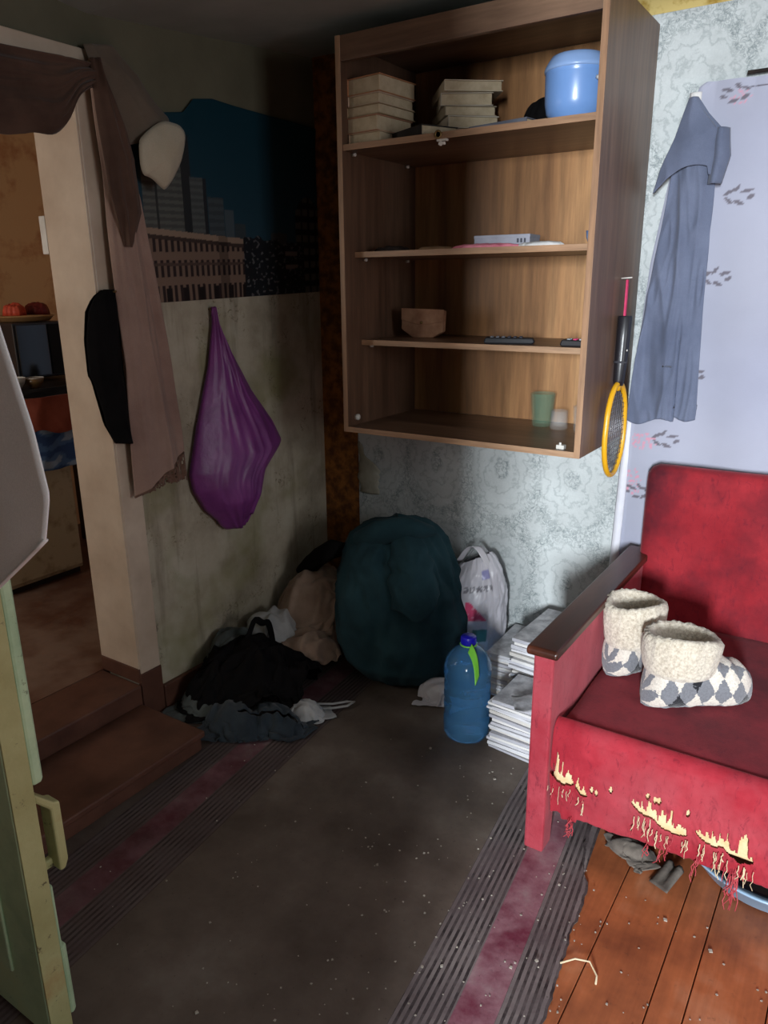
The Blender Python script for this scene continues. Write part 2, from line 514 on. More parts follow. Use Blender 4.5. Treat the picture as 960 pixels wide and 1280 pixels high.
# back wall and its papers
wb = tag(MB().box((XL, YB, -.1), (XR + .1, YB + .12, 2.32)).build('wall_back', M_DAMASK), 'wall with pale blue-grey damask paper behind the red sofa', 'wall', **ST)
box('wallpaper_border', (-.95, YB - .0012, 2.195), (XR, YB + .01, 2.32), M_BORDER, wb)
mbs = MB()
nz = 26
vv, ff = [], []
for k in range(nz + 1):
    z = 2.28 * k / nz
    vv += [(XL, YB - .0012, z), (-1.805 + .008 * N(z * 9, 1), YB - .0012, z)]
ff = [(2 * k, 2 * k + 1, 2 * k + 3, 2 * k + 2) for k in range(nz)]
mesh('wallpaper_strip', vv, ff, M_ORANGE, wb, False)
# peeling paper curl at the lower left of the back wall
sheet('peeled_paper', lambda u, v: (-1.80 + .10 * u + .02 * N(v * 5, u * 3), YB - .004 - .03 * u * (1 - u) * (1 + v), .60 + .22 * v * (1 - .5 * u)), 10, 14, stained('bare_plaster_paper', srgb(150, 148, 132), srgb(176, 172, 158), 12), wb, .0015)
wr = MB(); w2a, w2b, w2c, w2d = .33, 1.17, 1.02, 1.98
wr.box((XR, YF - .1, -.1), (XR + .12, w2a, 2.32)); wr.box((XR, w2b, -.1), (XR + .12, YB, 2.32)); wr.box((XR, w2a, -.1), (XR + .12, w2b, w2c)); wr.box((XR, w2a, w2d), (XR + .12, w2b, 2.32))
tag(wr.build('wall_right', M_PLAIN), 'plain brown side wall with an added window', 'wall', **ST)
win2 = empty('window_added', (0, 0, 0), label='small added window in the unseen side wall', cat='window', kind='structure')  # unseen window, added to carry the side fill
wfr = MB()
for a, b in (((w2a, w2c), (w2a + .04, w2d)), ((w2b - .04, w2c), (w2b, w2d)), ((w2a, w2c), (w2b, w2c + .04)), ((w2a, w2d - .04), (w2b, w2d)), ((.73, w2c), (.77, w2d))):
    wfr.box((XR + .01, a[0], a[1]), (XR + .05, b[0], b[1]))
wfr.build('window_frame', M_CASING, win2)
# far wall with the window that lets the daylight in
wf = MB()
wx0, wx1, wz0, wz1 = .80, 1.34, 1.1, 2.2
wf.box((XL, YF - .12, -.1), (wx0, YF, 2.32)); wf.box((wx1, YF - .12, -.1), (XR, YF, 2.32)); wf.box((wx0, YF - .12, -.1), (wx1, YF, wz0)); wf.box((wx0, YF - .12, wz1), (wx1, YF, 2.32))
tag(wf.build('wall_front', M_PLAIN), 'plain wall with the daylight window', 'wall', **ST)
win = empty('window_1', (0, 0, 0), label='white framed window in the far wall', cat='window', kind='structure')
wfr = MB()
for a, b in (((wx0, wz0), (wx0 + .04, wz1)), ((wx1 - .04, wz0), (wx1, wz1)), ((wx0, wz0), (wx1, wz0 + .04)), ((wx0, wz1 - .04), (wx1, wz1)), ((wx0 + .29, wz0), (wx0 + .33, wz1))):
    wfr.box((a[0], YF - .05, a[1]), (b[0], YF - .01, b[1]))
wfr.build('window_frame', M_CASING, win)
# unseen partition added to shade the left half of the room
tag(box('wall_added_for_shade', (XL, -.72, -.02), (-.085, -.60, 2.32), M_PARTI), 'added out-of-view partition wall shading the left of the room', 'wall', **ST)
# ceiling (sagging)
cv, cf = [], []
ys = [YF - .1, -2, .2, .6, 1.0, 1.3, 1.55, 1.8, 2.1, 2.4, YB + .05]
for y in ys: cv += [(XL - .05, y, ceil_z(y)), (XR + .05, y, ceil_z(y) + .0), ]
n = len(cv)
for y in ys: cv += [(XL - .05, y, 2.42), (XR + .05, y, 2.42)]
for k in range(len(ys) - 1):
    a = 2 * k
    cf += [(a, a + 1, a + 3, a + 2), (n + a, n + a + 2, n + a + 3, n + a + 1), (a, a + 2, n + a + 2, n + a), (a + 1, n + a + 1, n + a + 3, a + 3)]
cf += [(0, n, n + 1, 1), (n - 2, n - 1, 2 * n - 1, 2 * n - 2)]
tag(mesh('ceiling', cv, cf, M_CEIL, None, False), 'sagging grey limewashed ceiling', 'ceiling', **ST)
# a torn strip of paper under the ceiling on the left wall
# door lining and casing
dl = empty('door_1', (XL, DY1, 0), label='cream painted door lining and casing of the kitchen doorway', cat='door frame', kind='structure')
def D(p): return (p[0] - XL, p[1] - DY1, p[2])
def dbox(name, a, b, mat, bevel=.002): return box(name, D(a), D(b), mat, dl, bevel)
dbox('jamb', (XL - TH - .01, DY1, KF + .055), (XL + .012, DY1 + .02, DZ), M_CASING)
dbox('jamb', (XL - TH - .01, DY0 - .02, KF), (XL + .012, DY0, DZ), M_CASING)
dbox('head_jamb', (XL - TH - .01, DY0, DZ - .02), (XL + .012, DY1, DZ), M_CASING)
dbox('casing', (XL, DY1 + .004, .175), (XL + .016, DY1 + .088, DZ - .005), M_CASING, .004)
dbox('casing', (XL, DY0 - .088, .02), (XL + .016, DY0 - .004, DZ - .005), M_CASING, .004)
dbox('head_casing', (XL, DY0 - .088, DZ - .004), (XL + .016, DY1 + .088, 2.075), M_CASING, .004)
dbox('casing_base', (XL, DY1 + .001, 0), (XL + .018, DY1 + .09, .175), M_BROWNPAINT, .003)
dbox('jamb_base', (XL - TH - .01, DY1 - .002, KF), (XL + .012, DY1 + .02, KF + .055), M_BROWNPAINT, .003)
bbl = tag(box('baseboard_left', (XL, DY1 + .095, 0), (XL + .018, YB, .09), M_BROWNPAINT, None, .004), 'red brown baseboard along the mural wall', 'baseboard', **ST)
bbb = tag(box('baseboard_back', (XL + .018, YB - .018, 0), (XR, YB, .08), M_BROWNPAINT, None, .004), 'red brown baseboard behind the sofa', 'baseboard', **ST)
# threshold and kitchen shell
tag(box('trim_1', (XL - TH - .01, DY0, .0), (XL + .02, DY1 - .003, KF), M_BROWNPAINT, None, .006), 'red brown painted doorway threshold and riser', 'threshold', **ST)
KX, KY0, KY1 = -3.75, -.3, 2.9
tag(box('floor_kitchen', (KX, KY0, KF - .1), (XL - TH - .011, KY1, KF), M_KFLOOR), 'worn brown kitchen floor beyond the doorway', 'floor', **ST)
tag(box('wall_kitchen_far', (KX - .1, KY0, .0), (KX, KY1, 2.42), M_KWALL), 'tan kitchen wall with stained orange wallpaper', 'wall', **ST)
tag(box('wall_kitchen_side', (KX, KY1, .0), (XL - TH, KY1 + .1, 2.42), M_KWALL), 'tan papered side wall of the kitchen', 'wall', **ST)
kw = MB()
kw.box((KX, KY0 - .1, 0), (-3.4, KY0, 2.42)); kw.box((-2.6, KY0 - .1, 0), (XL - TH, KY0, 2.42)); kw.box((-3.4, KY0 - .1, 0), (-2.6, KY0, 1.1)); kw.box((-3.4, KY0 - .1, 2.0), (-2.6, KY0, 2.42))  # opening added for the kitchen fill, out of view
tag(kw.build('wall_kitchen_front', M_KWALL), 'kitchen wall with an added window opening', 'wall', **ST)
tag(box('ceiling_kitchen', (KX, KY0, 2.36), (XL - TH, KY1, 2.42), M_CEIL), 'grey kitchen ceiling', 'ceiling', **ST)

# wooden step below the threshold
stp = empty('wooden_step', (-1.82, 1.03, 0), label='low red brown painted wooden step at the kitchen doorway', cat='step')
MB().box((-.143, -.385, .05), (.16, .426, .072)).build('tread', M_BROWNPAINT, stp, bevel=.005)
MB().box((.13, -.375, .003), (.15, .416, .05)).build('riser', M_BROWNPAINT, stp, bevel=.003)
MB().box((-.143, .40, .003), (.13, .418, .05)).build('side_board', M_BROWNPAINT, stp, bevel=.003)

# ------------------------------------------------------------------ linoleum runner with striped borders
def m_lino():
    t = NT('striped_border_linoleum')
    sep = t.node('ShaderNodeSeparateXYZ'); t.link(t.tc.outputs['UV'], sep.inputs[0])
    U = sep.outputs[0]          # 0..1 across, symmetric
    w = 1.26
    e = t.math('MULTIPLY', t.math('MINIMUM', U, t.math('SUBTRACT', 1.0, U)), w)   # distance from the nearer long edge
    wear = t.noise(7, 6, .65)
    centre = t.ramp(t.noise(4, 6, .6), [(.3, srgb(80, 69, 61)), (.55, srgb(106, 94, 85)), (.75, srgb(128, 118, 109))])
    maroon = t.ramp(wear, [(.34, srgb(112, 48, 66)), (.52, srgb(148, 104, 114)), (.68, srgb(164, 140, 142))])
    stripes_c = t.ramp(wear, [(.3, srgb(96, 84, 86)), (.7, srgb(140, 130, 128))])
    lines = t.math('GREATER_THAN', t.math('SINE', t.math('ADD', t.math('MULTIPLY', e, 420), t.math('MULTIPLY', t.noise(30, 3), .8))), .15)
    thin = t.math('MULTIPLY', lines, t.ramp(t.noise(14, 5, .7), [(.34, BW(.25)), (.6, BW(.95))]))
    stripes = t.mix(thin, stripes_c, srgb(44, 36, 38))
    def band(a, b):
        return t.math('MULTIPLY', t.math('GREATER_THAN', e, a), t.math('LESS_THAN', e, b))
    c = t.mix(band(.0, .09), centre, stripes)
    c = t.mix(band(.09, .175), c, maroon)
    c = t.mix(band(.175, .285), c, stripes)
    left_shade = t.math('MULTIPLY', t.math('LESS_THAN', U, .228), t.ramp(t.noise(5, 5, .6), [(.3, BW(.72)), (.7, BW(.35))]))  # left border darkened in colour to deepen the shaded side of the floor
    c = t.mix(left_shade, c, srgb(60, 44, 40))
    specks = t.ramp(t.noise(90, 3, .7), [(.66, BW(0)), (.72, BW(1))])
    c = t.mix(t.math('MULTIPLY', specks, .45), c, srgb(38, 32, 30))
    t.color(c); t.rough(.62); t.b.inputs['Specular IOR Level'].default_value = .35
    t.bump(t.math('SUBTRACT', t.noise(60, 4), t.math('MULTIPLY', thin, .8)), .3, .003)
    return t.m
M_LINO = m_lino()
def lino_P(u, v):
    y = lerp(-.55, 2.52, v)
    xr = table(y, [(-.55, -.22), (1.15, -.378), (1.74, -.442), (2.52, -.50)])
    if u > .999: xr += .006 * N(y * 40, 3) + .012 * N(y * 9, 5)
    if u > .999 and 1.55 < y < 1.95: xr -= .05 * math.sin((y - 1.55) / .4 * PI)
    x = xr - 1.26 * (1 - u)
    return (max(x, XL + .02), y, .0025 + (.004 + .003 * N(y * 12, 8) if u > .97 else 0))
us = [-.26, -.12, 0, .02, .06, .1, .14, .2, .3, .4, .5, .6, .7, .8, .86, .9, .94, .97, .985, 1.0]
lv, luv, lf = [], [], []
NVL = 260
for j in range(NVL + 1):
    for u in us:
        lv.append(lino_P(u, j / NVL)); luv.append((u, j / NVL))
nu = len(us)
for j in range(NVL):
    for i in range(nu - 1):
        a = j * nu + i; lf.append((a, a + 1, a + nu + 1, a + nu))
lino = mesh('linoleum_runner', lv, lf, M_LINO, None, False, uvs=luv, recalc=False)
md = lino.modifiers.new('solid', 'SOLIDIFY'); md.thickness = .0022; md.offset = -1
tag(lino, 'worn grey brown linoleum runner with striped maroon borders', 'linoleum')

# ------------------------------------------------------------------ hanging shelf cabinet
M_VB = wood('walnut_veneer_back', srgb(122, 82, 50), srgb(164, 118, 76), srgb(188, 142, 96), 'Z')
M_VD = wood('dark_walnut_veneer', srgb(84, 60, 46), srgb(104, 77, 61), srgb(118, 91, 73), 'Z', 1, .4)
M_VX = wood('walnut_veneer_shelf', srgb(104, 78, 62), srgb(128, 100, 80), srgb(142, 112, 90), 'X', 1, .4)
M_EDGE = wood('light_edge_band', srgb(150, 112, 82), srgb(176, 138, 106), srgb(188, 152, 120), 'Z', 1.5, .5)
M_EDGEX = wood('light_edge_band_shelf', srgb(150, 112, 82), srgb(176, 138, 106), srgb(188, 152, 120), 'X', 1.5, .5)
M_CLIP = stained('white_plastic', srgb(196, 192, 184), srgb(222, 220, 214), 8, .4, 0)
CX0, CX1, CY0, CY1, CZ0, CZ1 = -1.54, -.698, 2.09, YB - .002, .96, 2.168
cab = empty('wall_cabinet', ((CX0 + CX1) / 2, CY1, CZ0), label='open brown veneered wall cabinet with three shelves', cat='cabinet')
def c_(p): return (p[0] - (CX0 + CX1) / 2, p[1] - CY1, p[2] - CZ0)
def cbox(name, a, b, mat, par=cab, bevel=.0015, off=None):
    return box(name, c_(a), c_(b), mat, par, bevel)
T = .018
sl = cbox('side_panel', (CX0, CY0 + .002, CZ0), (CX0 + T, CY1, CZ1), M_VD)
sr = cbox('side_panel', (CX1 - T, CY0 + .002, CZ0), (CX1, CY1, CZ1), M_VD)
cbox('edge_band', (CX0, CY0, CZ0), (CX0 + T, CY0 + .002, CZ1), M_EDGE, sl, .0005)
cbox('edge_band', (CX1 - T, CY0, CZ0), (CX1, CY0 + .002, CZ1), M_EDGE, sr, .0005)
cbox('back_panel', (CX0 + T, CY1 - .012, CZ0 + T), (CX1 - T, CY1, CZ1 - T), M_VB)
bt = cbox('bottom_board', (CX0 + T, CY0 + .002, CZ0), (CX1 - T, CY1 - .012, CZ0 + T), M_VX)
cbox('edge_band', (CX0 + T, CY0, CZ0), (CX1 - T, CY0 + .002, CZ0 + T), M_EDGEX, bt, .0005)
cbox('top_board', (CX0 + T, CY0 + .02, CZ1 - T), (CX1 - T, CY1 - .012, CZ1), M_VX)
cbox('top_fascia', (CX0 + T, CY0 + .003, CZ1 - .07), (CX1 - T, CY0 + .021, CZ1), M_VX)
SH1, SH2, SH3 = 1.868, 1.552, 1.267
for zz, yf in ((SH1, 2.095), (SH2, 2.15), (SH3, 2.18)):
    s = cbox('shelf', (CX0 + T, yf + .002, zz - T), (CX1 - T, CY1 - .012, zz), M_VX)
    cbox('edge_band', (CX0 + T, yf, zz - T), (CX1 - T, yf + .002, zz), M_EDGEX, s, .0005)
    for x in (CX0 + T + .008, CX1 - T - .008):
        for y in (yf + .05, 2.47):
            MB().tube([c_((x - .006, y, zz - T - .006)), c_((x + .006, y, zz - T - .006))], .005, 8).build('shelf_pin', M_CLIP, cab, True)
# door catches left on the boards
def catch(x, y, z, name='door_catch'):
    m = MB(); m.box(c_((x - .012, y, z)), c_((x + .012, y + .02, z + .012))); m.tube([c_((x, y + .003, z + .012)), c_((x, y + .003, z + .02))], .004, 8)
    m.build(name, M_CLIP, cab, bevel=.001)
catch(CX1 - T - .05, CY0 + .02, CZ0 + T)
mm = MB(); mm.lathe([(.011, 0), (.011, .01), (.006, .014), (.003, .014)], seg=16)
mm.build('hinge_cup', M_CLIP, cab, True, loc=c_((CX0 + T, CY0 + .05, CZ0 + .045)), rot=(0, R(90), 0))
M_BRASS = stained('tarnished_brass', srgb(120, 96, 60), srgb(150, 124, 84), 30, .4, 0, metal=.7)
mm = MB(); mm.box((-.016, 0, -.006), (.016, .014, 0)); mm.tube([(-.004, .004, -.006), (-.004, .004, -.018)], .004, 8); mm.box((-.010, .0, -.016), (.010, .008, -.008))
mm.build('magnet_catch', M_CLIP, cab, bevel=.001, loc=c_((-1.17, 2.095, SH1 - T)))
mm = MB(); mm.lathe([(.012, 0), (.012, .0015), (.007, .0015), (.007, 0)], seg=20); mm.build('screw_plate', M_BRASS, cab, True, loc=c_((-1.18, 2.093, SH1 - .006)), rot=(R(90), 0, 0))

# ------------------------------------------------------------------ books on the top shelf
def paper_m(name, a, b): return stained(name, a, b, 30, .9, .2, 200)
M_PAGES = paper_m('yellowed_pages', srgb(176, 158, 130), srgb(196, 180, 152))
def book(name, w, d, h, col, loc, rz, label, group):
    t = empty(name, loc, rz, label, 'book', group)
    cm = stained('cover_%d_%d_%d' % col, srgb(*col), srgb(*[min(255, k + 16) for k in col]), 12, .7, .15, 120)
    e = .0025
    cv_ = MB(); cv_.box((-w / 2, -d / 2, 0), (w / 2, d / 2, e)); cv_.box((-w / 2, -d / 2, h - e), (w / 2, d / 2, h)); cv_.box((-w / 2, -d / 2, e), (-w / 2 + e, d / 2, h - e))
    cv_.build('cover', cm, t, bevel=.0008)
    pg = MB(); pg.box((-w / 2 + e, -d / 2 + .004, e), (w / 2 - .004, d / 2 - .004, h - e)); pg.build('pages', M_PAGES, t, bevel=.002)
    return t
zb = SH1
bl = [(.125, .18, .032, (176, 150, 122)), (.125, .18, .045, (168, 122, 96)), (.13, .185, .03, (150, 130, 100)), (.125, .18, .03, (188, 166, 144)), (.13, .185, .048, (172, 120, 84))]
names = ['buff', 'terracotta', 'olive tan', 'cream', 'rust brown']
pos = ['at the bottom of the pile by the cabinet side', 'second from the bottom of the pile by the cabinet side', 'in the middle of the pile by the cabinet side', 'second from the top of the pile by the cabinet side', 'on top of the pile by the cabinet side']
for k, (w, d, h, c) in enumerate(bl):
    book('book', w, d, h, c, (-1.452 + random.uniform(-.004, .004), 2.21 + random.uniform(-.004, .004), zb), R(-4 + random.uniform(-3, 3)), names[k] + ' covered book ' + pos[k], 'books piled by the cabinet side'); zb += h + .0005
zb = SH1
br = [(.15, .2, .035, (170, 146, 128)), (.16, .21, .034, (186, 176, 160)), (.16, .215, .028, (150, 138, 118)), (.16, .21, .036, (176, 166, 150)), (.18, .24, .030, (190, 176, 152))]
pos = ['at the bottom of the slanted pile', 'second from the bottom of the slanted pile', 'in the middle of the slanted pile', 'second from the top of the slanted pile', 'with the wide cover on top of the slanted pile']
names = ['tan', 'pale grey', 'khaki', 'light grey', 'cream']
for k, (w, d, h, c) in enumerate(br):
    book('book', w, d, h, c, (-1.235 + random.uniform(-.006, .006), 2.36 + random.uniform(-.006, .006), zb), R(38 + random.uniform(-5, 5)), names[k] + ' book ' + pos[k], 'books in the slanted pile'); zb += h + .0005
book('book', .13, .20, .030, (34, 30, 30), (-1.298, 2.205, SH1), R(62), 'black covered book lying between the two book piles', None)
book('book', .14, .20, .022, (92, 94, 104), (-1.02, 2.24, SH1), R(80), 'thin grey blue book lying flat beside the slanted pile', None)
# dark loaf-shaped bag and dark bowl behind the pot
M_BLACKCLOTH = cloth('black_cloth', srgb(13, 12, 13), srgb(24, 22, 23), 9, sheen=0)
tag(heap('dark_cloth_bundle', (-.98, 2.42, 0), .085, .07, .105, 0, 4, M_BLACKCLOTH, base=SH1 + .0005, fold=.012, freq=18), 'small dark cloth bundle beside the blue pot', 'cloth')

# ------------------------------------------------------------------ blue lidded pot
def m_glossy(name, c, rough=.25, trans=0.0, coat=.3, ior=1.45, c2=None):
    t = NT(name)
    if c2: t.color(t.ramp(t.noise(9, 3), [(.4, c), (.65, c2)]))
    else: t.color(t.ramp(t.noise(14, 3), [(.3, tuple(k * .94 for k in c[:3]) + (1,)), (.7, c)]))
    t.rough(rough); t.b.inputs['Transmission Weight'].default_value = trans; t.b.inputs['IOR'].default_value = ior
    t.b.inputs['Coat Weight'].default_value = coat; t.b.inputs['Coat Roughness'].default_value = .2
    MATS[name] = t.m
    return t.m
M_BLUEP = m_glossy('sky_blue_plastic', srgb(112, 150, 206), .3)
M_BLUEL = m_glossy('pale_blue_lid_plastic', srgb(136, 166, 212), .35)
pot = empty('blue_pot', (-.818, 2.215, SH1), label='round sky blue plastic pot with a domed lid', cat='pot')
MB().lathe([(.001, .001), (.055, .0), (.062, .004), (.066, .012), (.078, .025), (.083, .05), (.085, .115), (.084, .125), (.086, .128)], seg=48).build('pot_body', M_BLUEP, pot, True)
MB().lathe([(.087, .126), (.088, .132), (.086, .138), (.078, .152), (.070, .163), (.064, .166), (.03, .166), (.001, .165)], seg=48).build('lid', M_BLUEL, pot, True)
MB().tube([(.072, -.046, .098), (.082, -.052, .094), (.090, -.054, .088)], [.006, .0055, .004], 10).build('handle_stub', M_CLIP, pot, True)
MB().tube([(-.083, .03, .12), (-.07, .075, .13), (0, .098, .132), (.07, .075, .128), (.083, .02, .112)], .003, 8).build('bail_handle', M_CLIP, pot, True)

# ------------------------------------------------------------------ things on the lower shelves
M_GREYBOX = stained('grey_blue_card', srgb(150, 152, 166), srgb(172, 174, 186), 10, .7, 0)
bx = empty('card_box', (-1.04, 2.275, SH2), R(3), 'flat grey blue cardboard box on the middle shelf', 'box')
MB().box((-.085, -.045, .006), (.095, .045, .036)).build('carton', M_GREYBOX, bx, bevel=.002)
MB().box((-.086, -.046, .028), (.096, .046, .038)).build('carton_lid', M_GREYBOX, bx, bevel=.002)
for k in range(3): MB().box((.055 + k * .011, -.0468, .014), (.061 + k * .011, -.0455, .026)).build('printed_bar', stained('ink_grey', srgb(70, 72, 84), srgb(84, 86, 96), 20), bx)
def loose_paper(name, c, w, d, rz, mat, z, label, seed, cat='paper', curl=.004):
    o = sheet(name, lambda u, v: ((u - .5) * w, (v - .5) * d, .0012 + curl * (.5 + .5 * N(u * 3, v * 3, 0, seed))), 10, 10, mat, None, .0008)
    o.location = (c[0], c[1], z); o.rotation_euler = (0, 0, rz)
    return tag(o, label, cat)
M_PINK = stained('pink_paper', srgb(206, 108, 128), srgb(222, 140, 154), 16, .8, 0)
M_WHITEP = stained('white_paper', srgb(204, 202, 200), srgb(222, 220, 218), 10, .85, 0)
def crumple(name, c, rx, ry, h, rz, seed, mat, label, cat='paper'):
    return tag(heap(name, (c[0], c[1], 0), rx, ry, h, rz, seed, mat, base=SH2 + .0005, fold=h * .5, freq=26, edge=.4, nt=64, nr=16, rise=.002), label, cat)
crumple('pink_leaflet', (-1.07, 2.20), .10, .03, .008, R(4), 2, M_PINK, 'crumpled pink leaflet lying before the flat grey box')
crumple('white_leaflet', (-.905, 2.22), .075, .04, .009, R(8), 3, M_WHITEP, 'crumpled white leaflet beside the pink leaflet')
crumple('dark_booklet', (-1.43, 2.24), .06, .04, .012, R(-8), 5, stained('dark_paper', srgb(40, 34, 32), srgb(60, 50, 46), 10), 'dark crumpled paper in the shaded end of the middle shelf')
crumple('brown_envelope', (-1.24, 2.20), .06, .025, .006, R(4), 6, stained('kraft_paper', srgb(120, 92, 66), srgb(140, 110, 82), 10), 'crumpled brown envelope near the flat grey box', 'envelope')
cupb = empty('blue_cup', (-.745, 2.235, SH2), label='small blue and white cup against the cabinet side', cat='cup')
MB().lathe([(.012, 0), (.018, .004), (.024, .02), (.026, .038), (.0245, .038), (.022, .02), (.012, .006)], seg=28, cap=False).build('cup_body', m_glossy('blue_white_glaze', srgb(70, 110, 170), .2, c2=srgb(200, 206, 214)), cupb, True)
MB().tube([(.0, -.025, .03), (0, -.036, .024), (0, -.03, .012), (0, -.02, .012)], .003, 8).build('handle', M_CLIP, cupb, True)
# leaning notebook on the lower shelf
M_BUFF = stained('mottled_buff_leather', srgb(150, 108, 84), srgb(184, 142, 114), 18, .7, .2, 80)
pu = empty('leather_purse', (-1.385, 2.36, SH3), R(0), 'buff brown folded purse standing on the lower shelf', 'purse')
MB().prism([(-.083, .028), (-.035, .0), (.045, .0), (.088, .022), (.092, .093), (-.078, .098)], -.010, .010, 1).build('purse_body', M_BUFF, pu, bevel=.004)
MB().prism([(-.080, .060), (0, .042), (.090, .056), (.093, .097), (-.079, .101)], -.014, -.0095, 1).build('flap', M_BUFF, pu, bevel=.002)
MB().lathe([(.006, 0), (.005, .003), (.001, .003)], seg=12).build('snap', M_BRASS, pu, True, loc=(.004, -.014, .052), rot=(R(90), 0, 0))
def remote(loc, rz, ln, label, c, keys):
    t = empty('remote_control', loc, rz, label, 'remote control', None)
    bm_ = MB(); bm_.prism([(-ln / 2, .004), (-ln / 2 + .008, .0), (ln / 2 - .01, .0), (ln / 2, .005), (ln / 2 - .006, .018), (-ln / 2 + .006, .020)], -.024, .024, 1)
    bm_.build('shell', m_glossy('remote_shell_%d' % int(ln * 1000), c, .6, coat=0), t, bevel=.004)
    for k, kc in enumerate(keys):
        MB().box((-ln / 2 + .02 + k * .018, -.016, .018), (-ln / 2 + .031 + k * .018, -.006, .0225)).build('button', stained('button_%d_%d_%d' % kc, srgb(*kc), srgb(*kc), 5, .5, 0), t, bevel=.002)
        MB().box((-ln / 2 + .02 + k * .018, .006, .018), (-ln / 2 + .031 + k * .018, .016, .0225)).build('button', stained('button_%d_%d_%d' % kc, srgb(*kc), srgb(*kc), 5, .5, 0), t, bevel=.002)
    return t
remote((-1.0, 2.245, SH3), R(20), .16, 'long black remote control on the lower shelf', srgb(20, 20, 26), [(110, 112, 120)] * 3 + [(60, 60, 70)] * 3)
remote((-.775, 2.235, SH3), R(8), .10, 'short black remote control with a pink button', srgb(24, 22, 26), [(150, 160, 168), (220, 70, 120), (190, 190, 196)])
# glasses on the cabinet floor
def m_glass(name, c, alpha=.35, rough=.04):
    t = NT(name); t.color(t.ramp(t.noise(30, 2), [(.3, c), (.7, tuple(min(1, k * 1.1) for k in c[:3]) + (1,))])); t.rough(rough)
    t.b.inputs['Alpha'].default_value = alpha; t.b.inputs['Specular IOR Level'].default_value = .8
    MATS[name] = t.m
    return t.m
M_GG = m_glass('green_glass', srgb(110, 150, 128), .20); M_CG = m_glass('clear_glass', srgb(206, 208, 206), .12)
def glass(loc, r0, r1, h, m, label, seg=12, name='drinking_glass'):
    t = empty(name, loc, 0, label, 'glass', 'glasses on the cabinet bottom')
    out = [(r0 * .9, 0), (r0, .003), (lerp(r0, r1, .5), h * .5), (r1, h)]
    inn = [(r1 - .0028, h), (lerp(r0, r1, .5) - .003, h * .5), (r0 - .004, .014), (.001, .012)]
    MB().lathe(out + inn, seg=seg, cap=False).build('glass_wall', m, t, seg > 16)
    MB().lathe([(.001, .0), (r0 * .9, 0)], seg=seg, cap=False).build('foot', m, t)
    return t
glass((-.955, 2.44, CZ0 + T + .001), .034, .043, .112, M_GG, 'tall green tinted tumbler on the cabinet bottom', 14)
glass((-.885, 2.415, CZ0 + T + .001), .030, .029, .062, M_CG, 'short clear glass in front of the tall green tumbler', 24)
glass((-.80, 2.40, CZ0 + T + .001), .028, .033, .085, M_CG, 'clear glass almost hidden by the cabinet side', 24)

# ------------------------------------------------------------------ racket hanging on the cabinet side
M_YEL = m_glossy('yellow_plastic', srgb(226, 168, 30), .35)
M_BLKP = m_glossy('black_plastic', srgb(28, 28, 34), .4)
rk = empty('racket_swatter', (CX1, 2.345, .86), label='yellow ringed racket with a black handle hanging on the cabinet side', cat='racket')
cz, ry, rz_ = .135, .098, .132
ring = []
for k in range(49):
    t = 2 * PI * k / 48
    ring.append((.022, ry * math.sin(t), cz - rz_ * math.cos(t) + (.012 * (1 + math.cos(t - PI)) if abs(t - PI) < 1.2 else 0)))
mbk = MB(); mbk.tube(ring, .0085, 10, False, 1.0); mbk.build('ring_frame', M_YEL, rk, True)
wires = MB()
for k in range(-6, 7):
    y = k * .0145
    hz = rz_ * math.sqrt(max(0, 1 - (y / ry) ** 2)); wires.tube([(.022, y, cz - hz), (.022, y, cz + hz)], .0011, 5)
for k in range(-8, 9):
    z = k * .0148
    hy = ry * math.sqrt(max(0, 1 - (z / rz_) ** 2)); wires.tube([(.022, -hy, cz + z), (.022, hy, cz + z)], .0011, 5)
wires.build('wire_mesh', stained('grey_wire', srgb(120, 120, 124), srgb(150, 150, 154), 40, .4, 0, metal=.6), rk, True)
MB().tube([(.022, 0, .27), (.022, -.002, .30)], [.010, .016], 12, flat=.7).build('throat', M_YEL, rk, True)
MB().tube([(.022, -.002, .285), (.022, -.002, .30), (.022, .004, .36), (.022, .008, .42), (.022, .012, .488), (.022, .012, .492)], [.014, .017, .019, .020, .021, .019], 16).build('grip', M_BLKP, rk, True)
MB().tube([(.022, .003, .352), (.022, .0035, .358)], .0205, 16).build('grip_ring', stained('dark_grey_plastic', srgb(52, 52, 58), srgb(62, 62, 68), 9), rk, True)
MB().tube([(.040, -.008, .392), (.043, -.008, .392)], .003, 8).build('switch', M_CLIP, rk, True)
MB().box((.018, .004, .49), (.024, .016, .596)).build('hanging_strap', stained('crimson_strap', srgb(176, 44, 84), srgb(196, 66, 104), 20), rk, bevel=.001)
MB().tube([(.002, .010, .60), (.034, .010, .602)], .0018, 8).build('nail', M_CLIP, rk, True)

# ------------------------------------------------------------------ wall cloth with printed sprigs
def leaf_hit(x, z, cx, cz_, ang, L, Wd):
    dx, dz = x - cx, z - cz_
    a = dx * math.cos(ang) + dz * math.sin(ang); b = -dx * math.sin(ang) + dz * math.cos(ang)
    return abs(a) < L and abs(b) < Wd * (1 - (a / L) ** 2)
SPR = []
for (px, pz, flip) in [(-.425, 1.685, 1), (-.46, 1.46, 1), (-.505, 1.165, 1), (-.56, .955, 1), (-.47, 1.955, -1), (-.64, .77, -1), (-.12, 1.55, -1), (.1, 1.2, 1), (.3, 1.75, 1), (.5, 1.0, -1), (.7, 1.5, 1), (-.1, 1.05, 1)]:
    for k, (ox, oz, an, L) in enumerate([(-.03, .012, .5, .016), (-.01, .02, .9, .013), (.018, .012, .2, .02), (-.028, -.012, -.6, .016), (.0, -.018, -.3, .016), (.03, -.004, .35, .012)]):
        SPR.append((px + ox * flip, pz + oz, an * flip, L, .0055))
